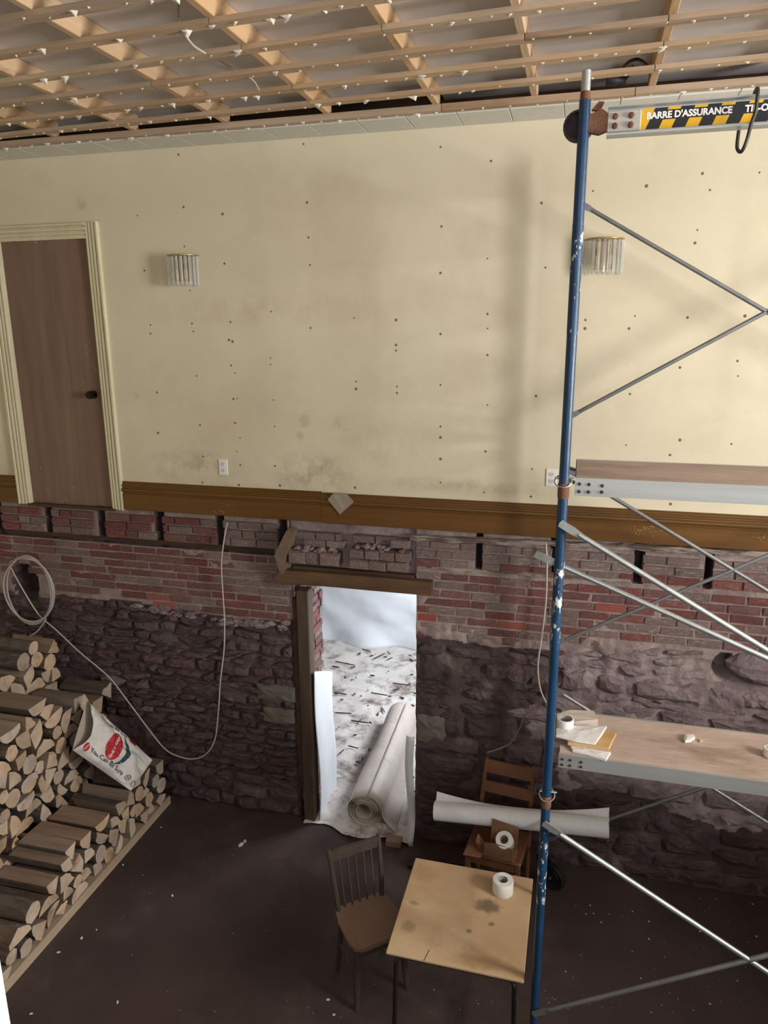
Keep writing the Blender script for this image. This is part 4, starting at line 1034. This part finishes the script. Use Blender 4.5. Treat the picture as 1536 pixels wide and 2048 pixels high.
# ------------------------------------------------------------------ feed bag leaning on the firewood
A = onX(175, 1402, -3.56); B = onX(145, 1500, -3.52); Cc = onX(262, 1582, -3.20); D = onX(305, 1520, -3.20)
Cc.x, D.x = Cc.x, D.x
bag = thing('feed_bag', 'white woven feed bag with red oval logo leaning on the firewood', 'bag', (Cc+D)/2)
bo = (Cc+D)/2
nrm = (A-B).cross(Cc-B).normalized()
if nrm.dot(CAM-bo) < 0: nrm = -nrm
def bagS(u, v, side):
    # u: 0 at the left (B-C) edge .. 1 at the right (A-D) edge, v: 0 mouth .. 1 bottom seam
    cut = 0
    if side > 0: cut = .12*math.sin(PI*u**.8)**1.4*(1-v)**3
    v2 = v+cut*(1-v)
    p = (B*(1-u)+A*u)*(1-v2)+(Cc*(1-u)+D*u)*v2
    e = (max(0, 4*u*(1-u)))**.55*(max(0, 1-v2**6))**.7
    open_ = .35+.65*min(1, v2*3) if side < 0 else .75+.25*min(1, v2*2.5)
    wr_ = .034*fbm(u*2.2, v2*3, 1.3*side, 4, 1.6)+.016*math.sin(u*9+v2*5)*(1-v2)+.016*fbm(u*6, v2*7, 4, 3, 1)
    return p+nrm*((.085*e*open_+wr_*min(1, e*2.2)) if side > 0 else (-.045*e*open_)) - bo
f_ = MB().grid(34, 40, lambda u, v: bagS(u, v, 1)).obj('front_sheet', M_BAG, bag, True)
MB().grid(26, 26, lambda u, v: bagS(u, v, -1)).obj('back_sheet', M_BAGIN, bag, True)
W_ = ((A-B).length+(D-Cc).length)/2; Lg = ((Cc-B).length+(D-A).length)/2
def bag_print(name, tris, u0, v0, m, off, ang=0.0, sub=False):
    # tris: (verts in metres, faces); local x along u, local y towards the mouth
    ca, sa = math.cos(ang), math.sin(ang); mb = MB(); out = []
    for x, y in tris[0]:
        X, Y = ca*x-sa*y, sa*x+ca*y
        u, v = u0+X/W_, v0-Y/Lg
        # the sheet's mouth cut shifts v; invert it roughly
        vv = v
        for _ in range(6): vv = v-.12*max(0, math.sin(PI*max(0, min(1, u))**.8))**1.4*max(0, 1-vv)**4
        e = bagS(max(.01, min(.99, u)), max(.0, min(1, vv)), 1)
        out.append(e+nrm*off)
    mb.add(out, tris[1]); return mb.obj(name, m, bag)
def disc(rx, ry, nr=6, n=36, tilt=0):
    vs_ = [(0, 0)]; fs = []
    for r in range(1, nr+1):
        for k in range(n):
            a = 2*PI*k/n; vs_.append((rx*r/nr*math.cos(a), ry*r/nr*math.sin(a)))
    for k in range(n): fs.append((0, 1+k, 1+(k+1) % n))
    for r in range(nr-1):
        for k in range(n): fs.append((1+r*n+k, 1+(r+1)*n+k, 1+(r+1)*n+(k+1) % n, 1+r*n+(k+1) % n))
    return vs_, fs
def crescent(rx, ry, dy, n=30):
    vs_ = []; fs = []
    for k in range(n+1):
        a = PI*1.05+PI*.98*k/n; w_ = math.sin(PI*k/n)
        vs_.append((rx*math.cos(a), ry*math.sin(a))); vs_.append((rx*math.cos(a)*(1-.02*w_), ry*math.sin(a)-dy*w_-.004))
    for k in range(n): fs.append((2*k, 2*k+2, 2*k+3, 2*k+1))
    return vs_, fs
UL, VL = .52, .46
bag_print('logo_swoosh', crescent(.120, .088, .036), UL, VL+.03, M_TEAL, .0035, .0)
bag_print('logo_oval', disc(.108, .068), UL, VL, M_RED, .005)
bag_print('lettering', text_tris('SHUR GAIN', .035, .0007), UL, VL, M_PRW, .0095)
bag_print('lettering', text_tris('You Can Be Sure', .052, .0006), .17, .47, M_BLUE, .0045, -PI/2)
bag_print('lettering', text_tris('You Can Be Sure', .034, .0003), .90, .38, M_BLUE, .0045, -PI/2)
bag_print('small_logo', disc(.036, .024, 4, 20), .16, .13, M_RED, .0045, -.5)
bag_print('lettering', text_tris('SHUR GAIN', .014, .0003), .16, .13, M_PRW, .0085, -.5)
bag_print('small_logo', disc(.034, .016, 4, 20), .92, .66, M_RED, .0045, -PI/2)
ring = [(math.cos(2*PI*k/20)*r, math.sin(2*PI*k/20)*r) for k in range(20) for r in (.024, .019)]
bag_print('recycling_ring', (ring, [(2*k, 2*((k+1) % 20), 2*((k+1) % 20)+1, 2*k+1) for k in range(20)]), .17, .83, M_BLUE, .0045)
bag_print('lettering', text_tris('25', .026, .0006), .17, .83, M_BLUE, .0050, -PI/2)
bag_print('recycling_ring', (ring, [(2*k, 2*((k+1) % 20), 2*((k+1) % 20)+1, 2*k+1) for k in range(20)]), .15, .955, M_BLUE, .0045)

# ================================================================== TABLE, CHAIRS AND THINGS ON THEM
TZ = .70
tb_ = thing('work_table', 'square plywood topped table with dark bent tube legs', 'table', (-.47, 3.505, 0))
top = MB().cbox((-.368, -.372, TZ-.018), (.368, .378, TZ), .004).obj('table_top', M_TABLE, tb_)
mb = MB().box((-.345, -.35, TZ-.045), (.345, .35, TZ-.0185)); mb.obj('underframe', M_CHAIR, tb_)
for sx in (-1, 1):
    for sy in (-1, 1):
        MB().tube(smooth_path([(sx*.26, sy*.27, TZ-.046), (sx*.315, sy*.33, TZ-.075), (sx*.32, sy*.34, TZ-.14), (sx*.325, sy*.345, .30), (sx*.33, sy*.35, .0)], 5), .0125, 10).obj('leg', M_TUBE, tb_, True)
q = onZ(848, 1918, TZ)
MB().prism([(0, 0), (.004, .0), (.018, .075), (.014, .075)], (q.x+.47, -.374, TZ+.0002), (1, 0, 0), (0, 1, 0), (0, 0, .0004)).obj('crack', M_DARKW, top)

def tape(name, c, axd, label, R=.056, r=.026, h=.075, grp=None):
    t = thing(name, label, 'tape roll', c, 0, grp); a = Vector(axd).normalized()
    MB().lathe([(r+.003, 0), (R-.002, 0), (R, .003), (R, h-.003), (R-.002, h), (r+.003, h), (r+.003, 0)], (0, 0, 0), a, 30).obj('tape_winding', M_TAPE, t, True)
    MB().lathe([(r, .0), (r+.0028, .0), (r+.0028, h), (r, h), (r, 0)], (0, 0, 0), a, 24).obj('core', M_TAPEIN, t, True)
    return t
q = onZ(1004, 1792, TZ)
tape('tape_roll', (q.x, q.y+.035, TZ+.001), (0, 0, 1), 'white roll of wide tape standing on the plywood table', .062, .027, .086)

# spindle-back chair drawn up to the table (faces the camera side)
ca_ = math.atan2(-.76, .65)+PI/2          # local -y is the chair's front
chn = thing('spindle_chair', 'old dark wooden spindle-back chair beside the plywood table', 'chair', (-1.06, 3.59, 0), ca_)
SZ = .45
seat = [(-.165, .17), (-.185, .06), (-.19, -.10), (-.175, -.165), (-.13, -.19), (.13, -.19), (.175, -.165), (.19, -.10), (.185, .06), (.165, .17)]
MB().prism(seat, (0, 0, SZ-.025), (1, 0, 0), (0, 1, 0), (0, 0, .025)).obj('seat', M_SEAT, chn)
bt = .80
for s in (-1, 1):
    MB().tube([(s*.15, .145, SZ-.005), (s*.158, .165, .58), (s*.165, .20, .70), (s*.172, .235, bt+.035)], [.017, .016, .0155, .014], 8).obj('back_post', M_CHAIR, chn, True)
    MB().tube([(s*.13, .13, SZ-.026), (s*.155, .165, .0)], [.019, .015], 8).obj('leg', M_CHAIR, chn, True)
    MB().tube([(s*.145, -.135, SZ-.026), (s*.155, -.15, .26), (s*.17, -.17, .0)], [.021, .024, .016], 8).obj('leg', M_CHAIR, chn, True)
    MB().tube([(s*.145, .152, .20), (s*.16, -.155, .20)], .011, 8).obj('stretcher', M_CHAIR, chn, True)
MB().tube([(-.152, 0, .20), (.152, 0, .20)], .011, 8).obj('stretcher', M_CHAIR, chn, True)
MB().prism([(-.165, 0), (.165, 0), (.172, .065), (-.172, .065)], (0, .212, bt-.045), (1, 0, 0), (0, .13, .99), (0, .02, 0)).obj('top_rail', M_CHAIR, chn)
for k in range(5):
    x = -.11+.055*k; MB().tube([(x*.92, .15, SZ-.005), (x, .22, bt-.04)], .0065, 8).obj('spindle', M_CHAIR, chn, True)

# wooden school chair against the rubble wall
c2 = thing('school_chair', 'orange-brown wooden school chair with two back slats against the wall', 'chair', (-.375, 4.52, 0), math.radians(-7))
S2 = .43
MB().cbox((-.20, -.19, S2-.03), (.20, .17, S2), .012).obj('seat', M_CHAIRB, c2)
for s in (-1, 1):
    MB().tube([(s*.185, .18, 0), (s*.185, .19, S2), (s*.18, .24, .62), (s*.172, .315, .87)], [.016, .018, .017, .014], 8).obj('back_leg', M_CHAIRB, c2, True)
    MB().cbox((s*.175-.018, -.18, 0), (s*.175+.018, -.145, S2-.03), .005).obj('front_leg', M_CHAIRB, c2)
    MB().cbox((s*.175-.01, -.15, S2-.09), (s*.175+.01, .17, S2-.031), .003).obj('seat_rail', M_CHAIRB, c2)
MB().cbox((-.16, -.178, S2-.09), (.16, -.155, S2-.031), .003).obj('seat_rail', M_CHAIRB, c2)
MB().cbox((-.16, -.17, .17), (.16, -.152, .20), .003).obj('stretcher', M_CHAIRB, c2)
for (z0, z1) in ((.775, .87), (.64, .72)):
    zz = (z0+z1)/2; yy = .24+(zz-.62)*.3
    MB().prism([(-.178, 0), (.178, 0), (.175, z1-z0), (-.175, z1-z0)], (0, yy-.02-(z1-z0)*.15, z0), (1, 0, 0), (0, .28, .96), (0, .016, -.003)).obj('back_slat', M_CHAIRB, c2)
# long white roll laid across that chair
ra = onY(870, 1621, 4.56); rb_ = onY(1217, 1656, 4.56)
wrp = thing('wrap_roll', 'long white roll of house wrap lying across the school chair', 'wrap roll', ra)
d = rb_-ra; R1 = .068
mb = MB(); mb.tube([(0, 0, 0), d*.5, d], R1, 28, caps=False)
mb.lathe([(R1, 0), (R1*.98, -.002), (.02, -.002)], (0, 0, 0), d, 28); mb.lathe([(R1, 0), (R1*.98, .002), (.02, .002)], d, d, 28)
mb.obj('winding', M_ROLLW, wrp, True)
MB().lathe([(.0205, -.004), (.0205, d.length+.004), (.018, d.length+.004), (.018, -.004), (.0205, -.004)], (0, 0, 0), d, 16).obj('core', M_CARD, wrp, True)
dn = d.normalized()
def fl(u, v):
    a = 1.9-1.0*v if v < .6 else 1.3
    lift = max(0, v-.55)*.10*(.3+abs(2*u-1)**2)
    a = 1.9-1.6*v
    p = d*u+Vector((0, math.cos(a)*(R1+.002), math.sin(a)*(R1+.002)+lift*1.6)); return p
o = MB().grid(24, 8, fl).obj('loose_edge', M_ROLLW, wrp, True)
# torn cardboard box on the chair seat, tape roll in it
cb = thing('torn_carton', 'torn brown cardboard carton on the school chair seat', 'cardboard box', (-.345, 4.40, S2+.001), math.radians(-8))
MB().cbox((-.11, -.075, 0), (.11, .06, .004), .001).obj('bottom', M_CARD, cb)
MB().prism([(-.10, 0), (.10, 0), (.095, .11), (-.02, .12), (-.098, .105)], (0, -.078, .004), (1, 0, 0), (0, -.05, 1), (0, .004, 0)).obj('front_flap', M_CARD, cb)
MB().prism([(-.09, 0), (.10, 0), (.105, .17), (-.085, .19)], (0, .055, .004), (1, 0, 0), (0, .1, 1), (0, .004, 0)).obj('rear_flap', M_CARD, cb)
MB().prism([(-.06, 0), (.05, 0), (.03, .10), (-.05, .09)], (-.112, -.01, .004), (0, 1, 0), (-.6, 0, .8), (.004, 0, 0)).obj('side_flap', M_CARD, cb)
MB().prism([(-.07, -.05), (.05, -.06), (.08, .03), (-.05, .05)], (-.17, -.06, .004), (1, .2, 0.02), (-.1, 1, .1), (0, 0, .004)).obj('torn_piece', M_CARD, cb)
tape('tape_roll', (-.312, 4.395, S2+.085), (-.12, -.58, .80), 'white roll of wide tape tilted in the torn carton', .06, .027, .075)

# black pipe, scrap board and block on the floor behind the table
bp_ = MB().tube([(-1.02, 4.60, .035), (-.62, 4.64, .035)], .034, 16).obj('black_pipe', M_RUBBER, None, True); tag(bp_, 'short black pipe on the floor beside the school chair', 'pipe')
MB().tube([(-1.05, 4.597, .035), (-1.02, 4.60, .035)], .0365, 16).obj('pipe_collar', M_TUBE, bp_, True)
bs = MB().prism([(-.96, 4.30), (-.52, 4.36), (-.50, 4.47), (-.97, 4.45)], (0, 0, .001), (1, 0, 0), (0, 1, 0), (0, 0, .02)).obj('scrap_board', mat('reddish_board', '#6b4c40', '#7d5a4b', 5, .8)); tag(bs, 'reddish scrap board on the floor behind the table', 'board')
q = onZ(790, 1690, 0.0)
wbk = MB().cbox((q.x-.07, q.y-.035, 0), (q.x+.05, q.y+.05, .055), .005).obj('wood_block', mat('block_wood', '#7d665a', '#8d7568', 6, .8, .2)); tag(wbk, 'small wooden block on the floor in front of the doorway', 'wood block')

# ------------------------------------------------------------------ things on the lower plank
PZ = 1.8175
def pad(name, poly, z0, th, m, label, cat, crumple=.0, parent=None):
    pts = [onZ(px, py, z0) for px, py in poly]
    mb = MB(); n = len(pts); c = sum(pts, Vector())/n
    a = [Vector((p.x, p.y, z0)) for p in pts]; b = [Vector((c.x+(p.x-c.x)*.97, c.y+(p.y-c.y)*.97, z0+th+U(-crumple, crumple))) for p in pts]
    mid = [Vector((c.x+(p.x-c.x)*.5, c.y+(p.y-c.y)*.5, z0+th+U(-crumple*.5, crumple*1.5))) for p in pts]
    vs_ = a+b+mid+[Vector((c.x, c.y, z0+th+crumple))]
    f = [tuple(range(n-1, -1, -1))]
    for r in range(2):
        for i in range(n): f.append((r*n+i, r*n+(i+1) % n, (r+1)*n+(i+1) % n, (r+1)*n+i))
    for i in range(n): f.append((2*n+i, 2*n+(i+1) % n, 3*n))
    mb.add(vs_, f); o = mb.obj(name, m, parent)
    if label: tag(o, label, cat)
    return o
pad('polythene_bag', [(1138, 1492), (1146, 1487), (1182, 1500), (1216, 1502), (1222, 1508), (1212, 1523), (1170, 1510), (1145, 1504)], PZ, .012, M_POLY, 'clear plastic bag hanging over the plank edge, the lowest of the pile', 'plastic bag', .004)
pad('wood_offcut', [(1130, 1478), (1180, 1458), (1233, 1470), (1218, 1502), (1180, 1496), (1135, 1490)], PZ+.014, .018, M_OFFCUT, 'pale wood offcut between two plastic bags on the plank', 'wood offcut')
pad('polythene_bag', [(1111, 1462), (1118, 1454), (1168, 1456), (1214, 1455), (1205, 1470), (1190, 1490), (1150, 1484), (1111, 1474)], PZ+.036, .012, M_POLY, 'glossy white plastic bag lying over the pale wood offcut', 'plastic bag', .005)
pad('paper_sleeve', [(1112, 1440), (1140, 1432), (1188, 1434), (1196, 1452), (1150, 1457), (1112, 1454)], PZ+.001, .04, mat('paper_sleeve_beige', '#bfb0a4', '#cbbfb4', 6, .8, .1), 'beige paper sleeve under the small tape roll on the plank', 'paper', .003)
q = onZ(1130, 1452, PZ+.045)
tape('tape_roll', (q.x, q.y, PZ+.047), (0, 0, 1), 'small white tape roll on the lower scaffold plank', .045, .035, .045)
pad('plastic_scrap', [(1366, 1480), (1372, 1474), (1386, 1474), (1390, 1478), (1380, 1485), (1370, 1486)], PZ, .016, M_FLAKE, 'white scrap lying in the middle of the lower plank', 'scrap', .003)
pad('foam_crumb', [(1397, 1480), (1403, 1479), (1406, 1483), (1400, 1485)], PZ, .006, mat('crumb_tan', '#c9a98c', rough=.8), 'tan crumb beside the white scrap on the lower plank', 'scrap')
q = onZ(1540, 1512, PZ)
tape('tape_roll', (q.x, q.y, PZ+.001), (0, 0, 1), 'white tape roll at the right edge of the picture on the lower plank', .035, .022, .045)

# ------------------------------------------------------------------ litter on the floor, post at the corner of the view
rf = random.Random(41); fk = MB()
spots = [(482, 1690, .03), (490, 1683, .018), (1180, 1811, .008), (1265, 1823, .007), (1298, 1843, .008), (1298, 1878, .008), (1400, 1863, .008), (1513, 1873, .009), (1420, 2008, .007), (1282, 1957, .006), (1172, 1828, .006), (1187, 1827, .006), (1202, 1845, .006), (1505, 1808, .007), (1475, 1962, .006), (163, 1877, .014), (193, 1860, .009), (322, 1655, .008), (285, 1750, .006), (246, 1730, .009), (166, 1804, .01), (62, 2028, .01), (656, 2000, .012), (668, 2030, .012), (264, 1910, .004), (1131, 1943, .006), (868, 1980, .005), (235, 2005, .012), (117, 1905, .012), (345, 1792, .012)]
for _ in range(70): spots.append((rf.uniform(1080, 1530), rf.uniform(1790, 2040), rf.uniform(.0015, .0045)))
for _ in range(60): spots.append((rf.uniform(60, 1060), rf.uniform(1660, 2040), rf.uniform(.0015, .004)))
for (px, py, s) in spots:
    q = onZ(px, py, 0)
    an = rf.uniform(0, PI); ca, sa = math.cos(an), math.sin(an)
    if q.x < -3.18: continue
    fk.prism([(math.cos(k*PI/3)*s*rf.uniform(.7, 1.2), math.sin(k*PI/3)*s*.6*rf.uniform(.7, 1.2)) for k in range(6)], (q.x, q.y, .0), (ca, sa, 0), (-sa, ca, 0), (0, 0, min(.006, s*.4)))
fk = fk.obj('paint_flakes', M_FLAKE); stuff(fk); tag(fk, 'white paint flakes and crumbs scattered over the dark floor', 'debris')
q = onX(0, 1965, -1.05)
wpst = MB().cbox((q.x-.09, q.y-.012, 0), (q.x, q.y+.012, q.z+.2), .004)
wpst.cbox((q.x-.13, q.y+.013, 0), (q.x-.03, q.y+.035, q.z+.16), .004)
tag(wpst.obj('white_board', M_WHITE), 'white painted board at the bottom left corner near the camera', 'board')
